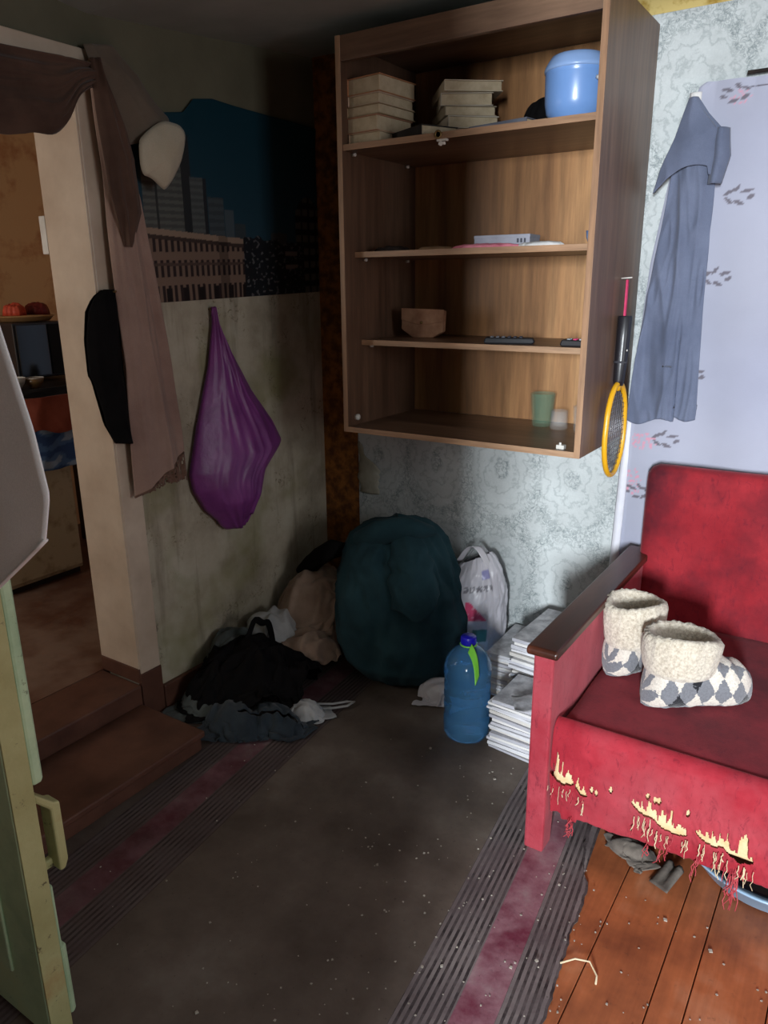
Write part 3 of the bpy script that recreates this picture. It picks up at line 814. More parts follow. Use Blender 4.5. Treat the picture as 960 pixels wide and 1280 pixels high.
PNK = [(-.63, .945, .045, .028), (-.655, .80, .03, .05), (-.45, 1.945, .03, .02), (.05, 1.6, .04, .03), (.4, 1.2, .05, .03)]
WHT, LIL = srgb(172, 174, 188), srgb(160, 163, 183)
def wc_col(x, z):
    for s in SPR:
        if leaf_hit(x, z, *s): return srgb(112, 108, 118)
    for (cx, czz, a, b) in PNK:
        if ((x - cx) / a) ** 2 + ((z - czz) / b) ** 2 < 1 and N(x * 120, z * 120, 7) > .12: return srgb(206, 150, 168)
    return tuple(lerp(WHT[k], LIL[k], .5 + .5 * N(x * 3, z * 3, 5)) for k in range(3)) + (1,)
M_SHEET = painted_by_attribute('printed_white_cotton', .9, .15, 300, (2.5, .86))
xs = []
x = 0.0
while x < .5: xs.append(x); x += .0045
while x < 1.95: xs.append(x); x += .012
zs_n = 330
wv, wf_, wc, wuv = [], [], [], []
for j in range(zs_n + 1):
    z = lerp(.45, 1.995, j / zs_n)
    x0 = table(z, [(.45, -.695), (1.0, -.688), (1.5, -.66), (1.8, -.62), (1.93, -.588), (1.985, -.565), (2.0, -.54)])
    for dx in xs:
        X_ = x0 + dx
        y = YB - .015 - .009 * math.sin(X_ * 21 + z * 2) * (.4 + .6 * (2 - z)) - .004 * N(X_ * 6, z * 4, 3) - .003
        if dx < .02: y -= .004 * math.sin(dx / .02 * PI)
        zz = z
        if z > 1.9: y -= .008 * (z - 1.9) / .1 * abs(math.sin(X_ * 30))
        if z > 1.97: zz -= .01 * math.sin(max(0, min(1, dx / .9)) * PI)
        wv.append((X_, y, zz)); wc.append(wc_col(X_, z))
nx = len(xs)
for j in range(zs_n):
    for i in range(nx - 1):
        a = j * nx + i; wf_.append((a, a + 1, a + nx + 1, a + nx))
ws = empty('wall_cloth', (0, 0, 0), label='white cotton wall cloth with grey leaf sprigs behind the sofa', cat='wall cloth')
mesh('cloth', wv, wf_, M_SHEET, ws, True, cols=wc, recalc=False)
# rod of the cloth, with a bent rail at its top
MB().tube([(-.44, YB - .03, 2.002), (-.2, YB - .026, 2.004), (.5, YB - .026, 2.006), (1.3, YB - .026, 2.004)], .005, 8).build('hanging_rod', stained('dark_rod', srgb(40, 34, 34), srgb(60, 52, 48), 20), ws, True)
sheet('hem_tape', lambda u, v: (-.712 + .03 * u + .014 * (v - .0) * (1 if v < .4 else 1), YB - .020 - .008 * math.sin(u * PI) - .002 * N(v * 9, u), lerp(.45, 1.04, v)), 8, 40, stained('hem_white', srgb(206, 206, 214), srgb(220, 220, 228), 10), ws, .001)

# ------------------------------------------------------------------ grey shirt on the wall
M_SHIRT = cloth('slate_grey_jersey', srgb(92, 100, 122), srgb(112, 120, 142), 5)
shr = empty('grey_shirt', (-.57, YB - .03, 1.0), label='slate grey long shirt hanging on the white wall cloth', cat='shirt')
def S_(x, y, z): return (x + .57, y - (YB - .03), z - 1.0)
def shirt_P(u, v):
    z = lerp(1.02, 1.90, v) - (.012 * math.sin(u * 9) * (1 - v) if v < .2 else 0)
    l = table(z, [(1.0, -.683), (1.2, -.668), (1.4, -.648), (1.6, -.625), (1.75, -.610), (1.9, -.575)])
    r = table(z, [(1.0, -.468), (1.06, -.466), (1.3, -.478), (1.6, -.486), (1.75, -.488), (1.9, -.52)])
    if u > .68 and v < .06: z += .022
    x = lerp(l, r, u)
    y = YB - .055 - .018 * ridge(x * 16 + .3 * z, z * 2.4, 0, 3) - .014 * math.sin(u * PI) - .010 * ridge(x * 34, z * 6, 1, 8)
    if abs(u - .68) < .012 and v < .3: y += .02
    return S_(x, y, z)
sheet('shirt_body', shirt_P, 70, 130, M_SHIRT, shr, .003)
def shirt_top(u, v):
    # folded-over shoulder and sleeve
    z0 = lerp(1.73 + .0, 1.945, v)
    l = table(v, [(0, -.655), (.25, -.640), (.6, -.605), (1, -.575)]); r = table(v, [(0, -.470), (.35, -.462), (.55, -.468), (.8, -.52), (1, -.552)])
    x = lerp(l, r, u)
    z = z0 - .03 * (1 - u) * (1 - v) + .05 * math.sin(u * PI * .9) * (1 - v) - (.02 if u > .8 else 0) * (1 - v)
    y = YB - .085 - .02 * math.sin(u * PI) * (1 - .5 * v) - .006 * ridge(x * 18, z * 9, 2, 5)
    return S_(x, y, z)
sheet('shoulder_fold', shirt_top, 40, 40, M_SHIRT, shr, .003)
def shirt_slv(u, v):
    z = lerp(1.715, 1.86, v); x = lerp(table(v, [(0, -.505), (1, -.50)]), table(v, [(0, -.468), (.5, -.452), (1, -.462)]), u)
    return S_(x, YB - .075 - .03 * math.sin(u * PI) - .004 * N(x * 20, z * 20), z)
sheet('sleeve', shirt_slv, 14, 20, M_SHIRT, shr, .003)
sheet('collar_label', lambda u, v: S_(-.578 + .032 * u, YB - .075 - .006 * math.sin(u * PI), 1.93 + .03 * v), 6, 6, M_WHITEP, shr, .001)

# ------------------------------------------------------------------ red sofa
def m_velvet(name, c1, c2, stain, amt=.7):
    t = NT(name)
    n1 = t.ramp(t.noise(6, 6, .65), [(.3, c1), (.7, c2)])
    st = t.ramp(t.noise(2.6, 5, .65, t.mapping((1, 1, 1), loc=(3.1, .4, .2))), [(.46, BW(0)), (.66, BW(1))])
    scr = t.ramp(t.noise(1.0, 6, .8, t.mapping((60, 60, 22), (0, .5, .5)), .8), [(.54, BW(0)), (.66, BW(1))])
    c = t.mix(t.math('MULTIPLY', st, amt), n1, stain)
    c = t.mix(t.math('MULTIPLY', scr, .5), c, srgb(84, 22, 38))
    t.color(c); t.rough(.85); t.b.inputs['Specular IOR Level'].default_value = .2
    t.b.inputs['Sheen Weight'].default_value = .18; t.b.inputs['Sheen Roughness'].default_value = .4; t.b.inputs['Sheen Tint'].default_value = (1, .45, .5, 1)
    t.bump(t.noise(220, 3, .6), .25, .002)
    MATS[name] = t.m
    return t.m
M_REDF = m_velvet('worn_red_front', srgb(136, 24, 38), srgb(172, 50, 62), srgb(170, 84, 92), .5)
M_REDS = m_velvet('soiled_red_seat', srgb(112, 32, 40), srgb(136, 44, 52), srgb(66, 26, 32), .85)
M_REDB = m_velvet('soiled_red_back', srgb(130, 26, 36), srgb(156, 42, 50), srgb(70, 24, 34), .9)
M_REDARM = m_velvet('red_arm_cloth', srgb(146, 40, 52), srgb(172, 72, 82), srgb(150, 78, 84), .5)
M_ARMW = wood('chipped_arm_wood', srgb(64, 32, 22), srgb(86, 46, 32), srgb(104, 62, 46), 'Y', 1.2, .35)
M_FOAM = stained('yellow_foam', srgb(214, 184, 134), srgb(230, 206, 164), 30, .95, .4, 120)
sofa = empty('red_sofa', (.3, 2.0, 0), label='old red velvet sofa with torn front and wooden armrest', cat='sofa')
def s_(p): return (p[0] - .3, p[1] - 2.0, p[2])
SX0, SX1 = -.562, 1.16
def pillow(name, a, b, r, mat, nx_, ny_, nz_, puff=.0, par=sofa, tilt=0, piv=None, seed=1, wob=.004):
    """rounded upholstered block"""
    bm = bmesh.new()
    ax, ay, az = a; bx_, by, bz = b
    vs = {}
    def grid(fn, nu_, nv_):
        g = [[bm.verts.new(fn(i / nu_, j / nv_)) for i in range(nu_ + 1)] for j in range(nv_ + 1)]
        for j in range(nv_):
            for i in range(nu_): bm.faces.new((g[j][i], g[j][i + 1], g[j + 1][i + 1], g[j + 1][i]))
    for z in (az, bz): grid(lambda u, v, z=z: (lerp(ax, bx_, u), lerp(ay, by, v), z), nx_, ny_)
    for y in (ay, by): grid(lambda u, v, y=y: (lerp(ax, bx_, u), y, lerp(az, bz, v)), nx_, nz_)
    for x_ in (ax, bx_): grid(lambda u, v, x_=x_: (x_, lerp(ay, by, u), lerp(az, bz, v)), ny_, nz_)
    bmesh.ops.remove_doubles(bm, verts=bm.verts, dist=1e-5)
    ctr = Vector(((ax + bx_) / 2, (ay + by) / 2, (az + bz) / 2)); hs = Vector(((bx_ - ax) / 2, (by - ay) / 2, (bz - az) / 2))
    for vt in bm.verts:
        d = vt.co - ctr
        inner = Vector([max(-(hs[k] - r), min(hs[k] - r, d[k])) for k in range(3)])
        e = d - inner
        if e.length > 1e-9: e = e.normalized() * r
        q = inner + e
        q.z += puff * max(0, 1 - (d.x / hs.x) ** 2) * max(0, 1 - (d.y / hs.y) ** 2) * (1 if d.z > 0 else 0)
        w = Vector((N(q.x * 5, q.y * 5, q.z * 5, seed), N(q.x * 5, q.y * 5, q.z * 5, seed + 1), N(q.x * 5, q.y * 5, q.z * 5, seed + 2))) * wob
        vt.co = ctr + q + w
    if tilt:
        M_ = Matrix.Rotation(tilt, 3, 'X'); pv = Vector(piv)
        for vt in bm.verts: vt.co = M_ @ (vt.co - pv) + pv
    for vt in bm.verts: vt.co = Vector(s_(vt.co))
    bmesh.ops.recalc_face_normals(bm, faces=bm.faces)
    me = bpy.data.meshes.new(name); bm.to_mesh(me); bm.free(); me.materials.append(mat)
    for p in me.polygons: p.use_smooth = True
    return link(name, me, par)
# seat (top surface, round front edge) above the torn front cloth
pillow('seat', (SX0 + .002, 1.634, .20), (SX1, 2.43, .385), .035, M_REDS, 40, 20, 8, .0)
pillow('backrest', (-.585, 2.385, .345), (SX1 + .02, 2.47, .895), .045, M_REDB, 50, 6, 18, 0, tilt=R(-2.5), piv=(0, 2.39, .36), seed=5)
# torn front cloth, hung from the seat edge to the bottom rail
tears = [(-.530, .240, .034, .058), (-.478, .218, .016, .034), (-.322, .228, .032, .044), (-.262, .206, .042, .048), (-.172, .212, .034, .050), (-.110, .196, .034, .056)]
def in_tear(x, z):
    for k, (cx, cz_, a, b) in enumerate(tears):
        dx = (x - cx) / a
        if abs(dx) > 1: continue
        cur = cz_ - .008 * dx
        env = (1 - dx ** 4)
        top = b * env * max(.10, .46 + 1.0 * N(x * 95, k * 3.1) + .6 * N(x * 260, k)) + .001
        bot = -b * .36 * (1 - dx * dx) * (.9 + .3 * N(x * 90, k))
        if bot < z - cur < top: return True
    for (cx, cz_) in ((-.317, .272), (-.300, .266), (-.291, .267), (-.225, .262), (-.405, .252), (-.452, .232), (-.440, .228)):
        if ((x - cx) / .0045) ** 2 + ((z - cz_) / .010) ** 2 < 1: return True
    return False
def bottom_z(x):
    return .116 + .010 * N(x * 14, 2) + .006 * N(x * 60, 4) - (.012 if -.53 < x < -.49 else 0) + .012 * math.sin((x + .55) * 3)
fxs = []
x = SX0 + .001
while x < .05: fxs.append(x); x += .0026
while x < SX1: fxs.append(x); x += .02
fxs.append(SX1 - .001)
FN = 84
fv, ff2 = [], []
for j in range(FN + 1):
    t = j / FN
    for X_ in fxs:
        if t < .22:
            k = t / .22; ang = k * PI / 2; y = 1.655 - .033 * math.sin(ang) + .002; z = .389 - .033 * (1 - math.cos(ang))
        else:
            k = (t - .22) / .78; z = lerp(.356, bottom_z(X_), k); y = 1.624 + .012 * k * k - .006 * math.sin(k * PI) + .003 * N(X_ * 10, z * 10, 3) + .0015 * N(X_ * 40, z * 40, 4)
        d = min(((X_ - c[0]) / (c[2] * 1.3)) ** 2 + ((z - c[1]) / (c[3] * 1.5)) ** 2 for c in tears)
        if d < 1: y -= .005 * (1 - d) + .002 * N(X_ * 150, z * 60)
        fv.append(s_((X_, y, z)))
nfx = len(fxs)
for j in range(FN):
    for i in range(nfx - 1):
        a = j * nfx + i
        cx = (fv[a][0] + fv[a + 1][0]) / 2 + .3; czz = (fv[a][2] + fv[a + nfx][2]) / 2
        if j / FN > .25 and in_tear(cx, czz): continue
        ff2.append((a, a + 1, a + nfx + 1, a + nfx))
front = mesh('torn_front_cloth', fv, ff2, M_REDF, sofa, True, recalc=False)
md = front.modifiers.new('solid', 'SOLIDIFY'); md.thickness = .002; md.offset = 0
pillow('foam_filling', (SX0 + .003, 1.630, .182), (SX1 - .01, 1.68, .325), .008, M_FOAM, 120, 2, 24, 0, seed=9, wob=.003)
box('front_rail', s_((SX0, 1.672, .135)), s_((SX1, 1.70, .175)), stained('raw_frame_wood', srgb(88, 62, 44), srgb(110, 80, 58), 10), sofa, .003)
# threads: light weft threads and red fringe
thr = MB(); thr2 = MB()
rnd = random.Random(11)
for (cx, cz_, a, b) in tears:
    for k in range(int(a * 330)):
        X_ = cx + rnd.uniform(-a, a) * 1.15; z0 = cz_ + rnd.uniform(-.7, -.3) * b; L = rnd.uniform(.015, .05)
        pts = [(X_, 1.616, z0)]
        for q in range(1, 5): pts.append((X_ + rnd.uniform(-.0012, .0012) * q, 1.616 - .002 * q + rnd.uniform(-.001, .001), z0 - L * q / 4))
        (thr if rnd.random() < .75 else thr2).tube([s_(p) for p in pts], rnd.uniform(.0006, .0015), 4)
for (X_, n_, L) in ((-.505, 10, .04), (-.115, 14, .10), (-.20, 5, .05), (-.30, 3, .04), (-.27, 4, .05)):
    for k in range(n_):
        x_ = X_ + rnd.uniform(-.012, .012); z0 = bottom_z(x_) + rnd.uniform(0, .03); l_ = L * rnd.uniform(.5, 1)
        z1 = max(.012, z0 - l_)
        pts = [(x_ + rnd.uniform(-.003, .003) * q, 1.628 - .004 * q + rnd.uniform(-.003, .003), lerp(z0, z1, q / 4)) for q in range(5)]
        thr2.tube([s_(p) for p in pts], .0011, 4)
tag(thr.build('pale_threads', stained('pale_thread', srgb(206, 186, 150), srgb(220, 204, 172), 40), sofa, True), kind='stuff')
tag(thr2.build('red_threads', stained('red_thread', srgb(170, 50, 62), srgb(190, 84, 90), 40), sofa, True), kind='stuff')
# arms: cloth covered panel on two legs, wooden cap
def arm(xa, xb):
    p = MB(); p.prism([(1.604, .0), (1.664, .0), (1.674, .10), (1.72, .155), (2.36, .155), (2.40, .0), (2.455, .0), (2.455, .575), (1.604, .575)], xa, xb, 0)
    p.v = [s_(q) for q in p.v]
    p.build('arm_panel', M_REDARM, sofa, bevel=.006)
    c = MB(); c.prism([(1.585, .583), (1.590, .575), (2.47, .575), (2.47, .597), (1.592, .599), (1.585, .592)], xa - .013, xb + .013, 0)
    c.v = [s_(q) for q in c.v]
    c.build('armrest_cap', M_ARMW, sofa, bevel=.006, seg=3)
arm(-.617, -.564); arm(SX1 + .022, SX1 + .075)

# ------------------------------------------------------------------ wool boots on the seat
def m_argyle():
    t = NT('argyle_wool')
    uv = t.mapping((1, 1, 1), co=t.tc.outputs['UV'])
    sep = t.node('ShaderNodeSeparateXYZ'); t.link(uv, sep.inputs[0])
    wob = t.math('MULTIPLY', t.math('SUBTRACT', t.noise(110, 4), .5), .24)
    a = t.math('ADD', t.math('ADD', t.math('MULTIPLY', sep.outputs[0], 5.2), t.math('MULTIPLY', sep.outputs[1], 1.5)), wob)
    b = t.math('ADD', t.math('SUBTRACT', t.math('MULTIPLY', sep.outputs[0], 5.2), t.math('MULTIPLY', sep.outputs[1], 1.5)), wob)
    fa = t.math('GREATER_THAN', t.math('FRACT', a), .5); fb = t.math('GREATER_THAN', t.math('FRACT', b), .5)
    both = t.math('MULTIPLY', fa, fb); one = t.math('SUBTRACT', t.math('ADD', fa, fb), t.math('MULTIPLY', both, 2))
    fuzz = t.ramp(t.noise(170, 4, .7), [(.3, BW(.72)), (.6, BW(1))])
    c = t.mix(one, srgb(222, 214, 202), srgb(124, 126, 132))
    c = t.mix(t.math('MULTIPLY', both, t.math('GREATER_THAN', t.math('FRACT', t.math('MULTIPLY', a, .5)), .5)), c, srgb(34, 36, 42))
    t.color(t.mix(1.0, c, fuzz, 'MULTIPLY')); t.rough(1.0); t.b.inputs['Specular IOR Level'].default_value = .05
    t.b.inputs['Sheen Weight'].default_value = .3
    t.bump(t.noise(260, 3), .7, .004)
    MATS['argyle'] = t.m
    return t.m
M_ARG = m_argyle()
def m_fleece():
    t = NT('cream_fleece')
    t.color(t.ramp(t.noise(120, 4, .7), [(.32, srgb(176, 162, 142)), (.6, srgb(226, 216, 198))]))
    t.rough(1.0); t.b.inputs['Specular IOR Level'].default_value = .05; t.b.inputs['Sheen Weight'].default_value = .4
    t.bump(t.noise(190, 4, .7), .8, .006)
    return t.m
M_FLEECE = m_fleece()
def boot(loc, rz, label, sc=1.0, tiltc=0.0, cuff_h=.085, ln=.245):
    t = empty('wool_boot', loc, rz, label, 'boot', None)
    # foot: heel at -x, toe at +x; sections along the length
    nl, ns = 44, 40
    v, uv = [], []
    for j in range(nl + 1):
        q = j / nl; xx = lerp(-.095, ln - .095, q)
        wd_ = .062 * (math.sin(min(1, q * 5) * PI / 2) ** .55) * (math.sin(min(1, (1 - q) * 3.0) * PI / 2) ** .6) * (1 + .10 * math.sin(q * PI * 1.2 + 3.4))
        ht = table(q, [(0, .05), (.06, .10), (.15, .125), (.45, .125), (.62, .112), (.8, .10), (.93, .082), (1, .04)])
        for i in range(ns):
            a = 2 * PI * i / ns
            ca, sa = math.cos(a), math.sin(a)
            y = wd_ * math.copysign(abs(ca) ** .75, ca) + .0005 * ca
            z = ht * .42 + (ht * .58 if sa > 0 else ht * .42) * math.copysign(abs(sa) ** .8, sa)
            w = .003 * N(xx * 60, y * 60, z * 60, 2) + (.004 * math.sin(q * 46) * max(0, sa) if q > .5 else 0)
            v.append((xx, y * (1 + w * 6), max(0, z + w))); uv.append((q * .62, abs(((i / ns) + .25) % 1.0 - .5) * 2))
    f = [(j * ns + i, j * ns + (i + 1) % ns, (j + 1) * ns + (i + 1) % ns, (j + 1) * ns + i) for j in range(nl) for i in range(ns)]
    f += [tuple(range(ns))[::-1], tuple(nl * ns + i for i in range(ns))]
    mesh('foot', [Vector(p) * sc for p in v], f, M_ARG, t, True, uvs=uv)
    # turned-down fleece cuff, thick rim, open top
    prof = [(.060, .082, 0), (.069, .086, 0), (.073, .10, 0), (.074, .14, 0), (.0725, .175, 0), (.068, .188, 0), (.060, .192, 0), (.053, .186, 0), (.047, .165, 0), (.044, .12, 0), (.040, .09, 0), (.02, .08, 0), (.001, .08, 0)]
    v = []; sg = 72
    for r, z, _ in prof:
        for k in range(sg):
            a = 2 * PI * k / sg
            bump_ = .0045 * N(math.cos(a) * 16, math.sin(a) * 16, z * 260, 3) + .003 * N(math.cos(a) * 40, math.sin(a) * 40, z * 500, 4)
            rr_ = r + bump_ * (1 if r > .04 else 0)
            flare = 1 + (.10 * max(0, (z - .1) / .09))
            droop = -.018 * tiltc * max(0, math.cos(a - .6)) - .006 * math.cos(2 * a + tiltc)
            zz = .082 + (z - .082) * cuff_h / .11 * 1.0
            v.append(((rr_ * 1.12 * flare * math.cos(a) - .012) * sc, rr_ * .96 * flare * math.sin(a) * sc, (zz + droop * (z - .07) / .12 + bump_) * sc))
    n_ = len(prof)
    f = [(i * sg + k, i * sg + (k + 1) % sg, (i + 1) * sg + (k + 1) % sg, (i + 1) * sg + k) for i in range(n_ - 1) for k in range(sg)]
    mesh('fleece_cuff', v, f, M_FLEECE, t, True)
    return t
boot((-.318, 1.90, .386), R(38), 'checked wool boot with a slouching fleece cuff, set in front of its mate', 1.14, 1.0, .10, .262)
boot((-.474, 2.018, .386), R(58), 'checked wool boot with an upright fleece cuff, close to the armrest', 1.04, .1, .125, .24)

# ------------------------------------------------------------------ basin and rag under the sofa
M_ENAM = m_glossy('pale_blue_enamel', srgb(150, 180, 206), .25); M_ENAMW = m_glossy('white_enamel', srgb(206, 212, 216), .25)
bs = empty('enamel_basin', (-.05, 1.86, 0), label='pale blue enamel basin pushed under the sofa', cat='basin')
MB().lathe([(.10, .001), (.15, .001), (.175, .02), (.205, .075), (.222, .080), (.225, .086), (.221, .088), (.203, .082), (.171, .024), (.148, .006), (.10, .005)], seg=64, cap=False).build('bowl', M_ENAM, bs, True)
MB().lathe([(.001, .0015), (.11, .0015), (.11, .005), (.001, .005)], seg=64, cap=False).build('bottom', M_ENAMW, bs, True)
sim_cloth('grey_rag', cloth('dusty_grey_rag', srgb(96, 88, 82), srgb(140, 130, 120), 20), 'dusty grey rag crumpled on the floor under the sofa', 'rag', None, .003, size=(.24, .16), n=(36, 26), center=(-.37, 1.735), rot=R(-38), squeeze=(.58, .5), domes=[(-.37, 1.735, .05, .03, .02, 2)], seed=3, rough_=.03, fold=.022, wave=.035, wall=False)
sheet_r = sheet('torn_lino_scrap', lambda u, v: (-.30 + .05 * u + .02 * v, 1.655 + .09 * v - .03 * u, .004 + .018 * v * abs(math.sin(u * 6)) + .01 * u), 8, 10, stained('scrap_grey', srgb(78, 70, 66), srgb(120, 112, 104), 20), None, .0015)
tag(sheet_r, 'torn curled scrap of lining beside the grey rag', 'scrap')

# ------------------------------------------------------------------ water bottle
def m_pet():
    t = NT('blue_pet'); t.color(t.ramp(t.noise(3, 2), [(.3, srgb(104, 176, 232)), (.7, srgb(124, 190, 240))])); t.rough(.08)
    t.b.inputs['Transmission Weight'].default_value = .78; t.b.inputs['IOR'].default_value = 1.15
    t.b.inputs['Coat Weight'].default_value = .4; t.b.inputs['Coat Roughness'].default_value = .08
    t.bump(t.noise(26, 3), .25, .006)
    return t.m
bo = empty('water_bottle', (-.988, 1.99, .004), label='large blue plastic water bottle with a dark blue cap', cat='bottle')
prof = [(.001, .012), (.045, .010), (.060, .0), (.070, .006), (.076, .022), (.0775, .05), (.076, .075), (.071, .083), (.076, .092), (.077, .13), (.0745, .137), (.077, .145), (.077, .165), (.0745, .172), (.077, .18), (.076, .20), (.0735, .207), (.076, .216), (.078, .235), (.077, .255), (.070, .282), (.052, .306), (.032, .320), (.021, .326), (.020, .338)]
MB().lathe(prof, seg=56).build('bottle_body', m_pet(), bo, True)
M_CAP = m_glossy('royal_blue_plastic', srgb(26, 24, 170), .35)
MB().lathe([(.022, .332), (.0245, .333), (.0245, .356), (.022, .360), (.001, .360)], seg=36).build('cap', M_CAP, bo, True)
for k in range(24):
    a = 2 * PI * k / 24
    MB().box((.0243, -.0012, .335), (.0256, .0012, .355)).build('cap_rib', M_CAP, bo, rot=(0, 0, a))
M_LIME = m_glossy('lime_green_plastic', srgb(130, 214, 70), .4)
hd = sheet('carry_handle', lambda u, v: (lerp(.020, .068, v) + .006 * math.sin(v * PI) , -.030 - .040 * v + (.026) * (u - .5), lerp(.333, .250, v) + .012 * math.sin(v * PI) + .02 * (u - .5)), 6, 16, M_LIME, bo, .003)
MB().tube([(.026 * math.cos(k * PI / 12), .026 * math.sin(k * PI / 12), .331) for k in range(25)], .0025, 8, False).build('handle_collar', M_LIME, bo, True)

# ------------------------------------------------------------------ stacks of magazines
M_MAG = [stained('magazine_paper_%d' % k, srgb(*c), srgb(*[x_ + 12 for x_ in c]), 30, .7, .1, 90) for k, c in enumerate([(206, 206, 210), (190, 190, 196), (216, 214, 212), (172, 172, 180), (200, 196, 190)])]
def m_cover():
    t = NT('grey_white_printed_cover')
    n_ = t.noise(26, 3, .6)
    t.color(t.ramp(n_, [(.36, srgb(150, 150, 154)), (.5, srgb(182, 182, 186)), (.66, srgb(206, 206, 208))])); t.rough(.5)
    return t.m
M_COVER = m_cover()
def magazine(w, d, h, loc, rz, seed, label, group, top=False, curl=.0):
    """folded booklet: rounded fold on one long side, fanned sheet edges on the other"""
    t = empty('magazine', loc, rz, label, 'magazine', group)
    def sec(zs, ze, ext):
        return [(w / 2 - .004, zs), (w / 2 - .0005, (zs + ze) / 2), (w / 2 - .004, ze), (0, ze + .0006), (-w / 2 + ext, ze), (-w / 2 + ext - .001, (zs + ze) / 2), (-w / 2 + ext, zs), (0, zs)]
    mb = MB(); ny = 8; pr = sec(0, h, 0); np_ = len(pr)
    for q in range(ny + 1):
        yy = lerp(-d / 2, d / 2, q / ny); dz = curl * (q / ny - .5) ** 2
        mb.v += [(px, yy + .001 * N(px * 30, seed), pz + dz + .0008 * N(px * 20, yy * 20, 0, seed)) for px, pz in pr]
    for q in range(ny):
        for k in range(np_): mb.f.append([q * np_ + k, q * np_ + (k + 1) % np_, (q + 1) * np_ + (k + 1) % np_, (q + 1) * np_ + k])
    mb.f.append(list(range(np_))[::-1]); mb.f.append([ny * np_ + k for k in range(np_)])
    mb.build('pages', M_MAG[seed % 5], t)
    if top:
        cv2 = MB(); cv2.box((-w / 2 - .001, -d / 2 - .001, h + .0006), (w / 2, d / 2 + .001, h + .0022)); cv2.build('cover', M_COVER, t, bevel=.0006)
    return t
ORD = 'first second third fourth fifth sixth seventh eighth ninth tenth eleventh twelfth thirteenth fourteenth fifteenth sixteenth seventeenth eighteenth nineteenth twentieth'.split() + ['twenty-' + w_ for w_ in 'first second third fourth fifth sixth seventh eighth ninth'.split()]
def stack(cx, cy, w, d, rz, total, tmin, tmax, jit, seed, base_lab, group, toplab, z0=.004):
    rn = random.Random(seed); z = z0; k = 0
    while z < total:
        h = rn.uniform(tmin, tmax); last = z + h >= total
        magazine(w * rn.uniform(.96, 1.02), d * rn.uniform(.97, 1.02), h, (cx + rn.uniform(-jit, jit), cy + rn.uniform(-jit, jit), z), rz + R(rn.uniform(-3, 3)), seed * 31 + k,
                 toplab if last else base_lab % ORD[k], group, last, 0.0)
        z += h + .0022; k += 1
    return z
stack(-.755, 2.045, .26, .20, R(-4), .185, .006, .012, .007, 3, 'white magazine, %s from the floor in the low stack beside the sofa leg', 'magazines in the low front stack', 'grey printed magazine on top of the low front stack')
stack(-.775, 2.315, .27, .30, R(-5), .285, .007, .014, .006, 5, 'white magazine, %s from the floor in the tall stack between sofa arm and wall', 'magazines in the tall stack', 'pale magazine on top of the tall stack')
stack(-.988, 2.395, .125, .27, R(2), .165, .007, .014, .005, 8, 'white magazine, %s from the floor in the stack behind the water bottle', 'magazines behind the bottle', 'grey magazine on top of the stack behind the water bottle')
# opened leaf slipping from the front stack
loose_paper('loose_leaf', (-.745, 1.965), .13, .10, R(30), M_COVER, .198, 'folded grey leaf lying loose on the low front stack', 4, curl=.02)

# ------------------------------------------------------------------ big teal sack with a jacket on top
M_TEAL = cloth('dark_teal_cloth', srgb(32, 56, 64), srgb(48, 78, 86), 5, 300, sheen=.03)
sk = empty('teal_sack', (-1.405, 2.27, 0), label='big stuffed dark teal sack slumped in the corner', cat='sack')
def sack_pt(a, t):
    rad = table(t, [(0, .13), (.04, .185), (.12, .222), (.3, .240), (.55, .222), (.75, .184), (.88, .145), (.96, .085), (1, .004)])
    z = .60 * (t ** .92)
    ca, sa = math.cos(a), math.sin(a)
    wx_ = ca + .35 * N(ca * 2, sa * 2, t * 3, 6); wy_ = sa + .35 * N(ca * 2, sa * 2, t * 3, 8)
    fo = .016 * ridge(wx_ * 1.9, wy_ * 1.9, t * 2.6, 4) + .018 * ridge(wx_ * 3 + t, wy_ * 3, t * 4.4, 9) * (.25 + t) + .006 * ridge(wx_ * 7, wy_ * 7, t * 7, 2)
    rad = rad + fo * (1 if t < .97 else .2)
    return Vector((rad * 1.02 * ca - .055 * t, rad * .98 * sa + .03 * t, z + .03 * t * N(ca * 2, sa * 2, 1, 3)))
v, sg, nt_ = [], 110, 60
for j in range(nt_ + 1):
    for k in range(sg): v.append(sack_pt(2 * PI * k / sg, j / nt_))
f = [(j * sg + k, j * sg + (k + 1) % sg, (j + 1) * sg + (k + 1) % sg, (j + 1) * sg + k) for j in range(nt_) for k in range(sg)]
f += [tuple(range(sg))[::-1], tuple(nt_ * sg + k for k in range(sg))]
mesh('sack_body', v, f, M_TEAL, sk, True)
# slumped hood and flap hanging down its front
def flap(u, v_):
    x_ = lerp(.02, .20, u) + .03 * v_ * (1 - u) * .3 - .05 * (1 - v_) * (u - .2)
    t = lerp(.50 + .05 * N(u * 3, 1) + .16 * abs(u - .35), .985, v_)
    a = -PI / 2 + lerp(.42, 1.18, u) + .10 * N(v_ * 4, 3) + .06 * N(v_ * 9, 7)
    p = sack_pt(a, t)
    n_ = Vector((math.cos(a), math.sin(a), .35)).normalized()
    lift = .004 + .045 * math.sin(u * PI) ** .7 * (1 - .4 * v_) + .014 * ridge(u * 2.2, v_ * 2.6, 0, 7) * math.sin(u * PI)
    p += n_ * lift
    p.z -= .02 * math.sin(u * PI) * (1 - v_) + .05 * (1 - v_) * (1 - u) * 0
    return p
sheet('hanging_flap', flap, 36, 40, M_TEAL, sk, .006)
hd_ = MB()
hd_.tube([(-.17, -.02, .45), (-.12, -.06, .53), (-.03, -.08, .585), (.06, -.06, .60), (.12, .0, .585)], [.03, .055, .062, .055, .03], 20, flat=.7)
o = hd_.build('rolled_collar', M_TEAL, sk, True)
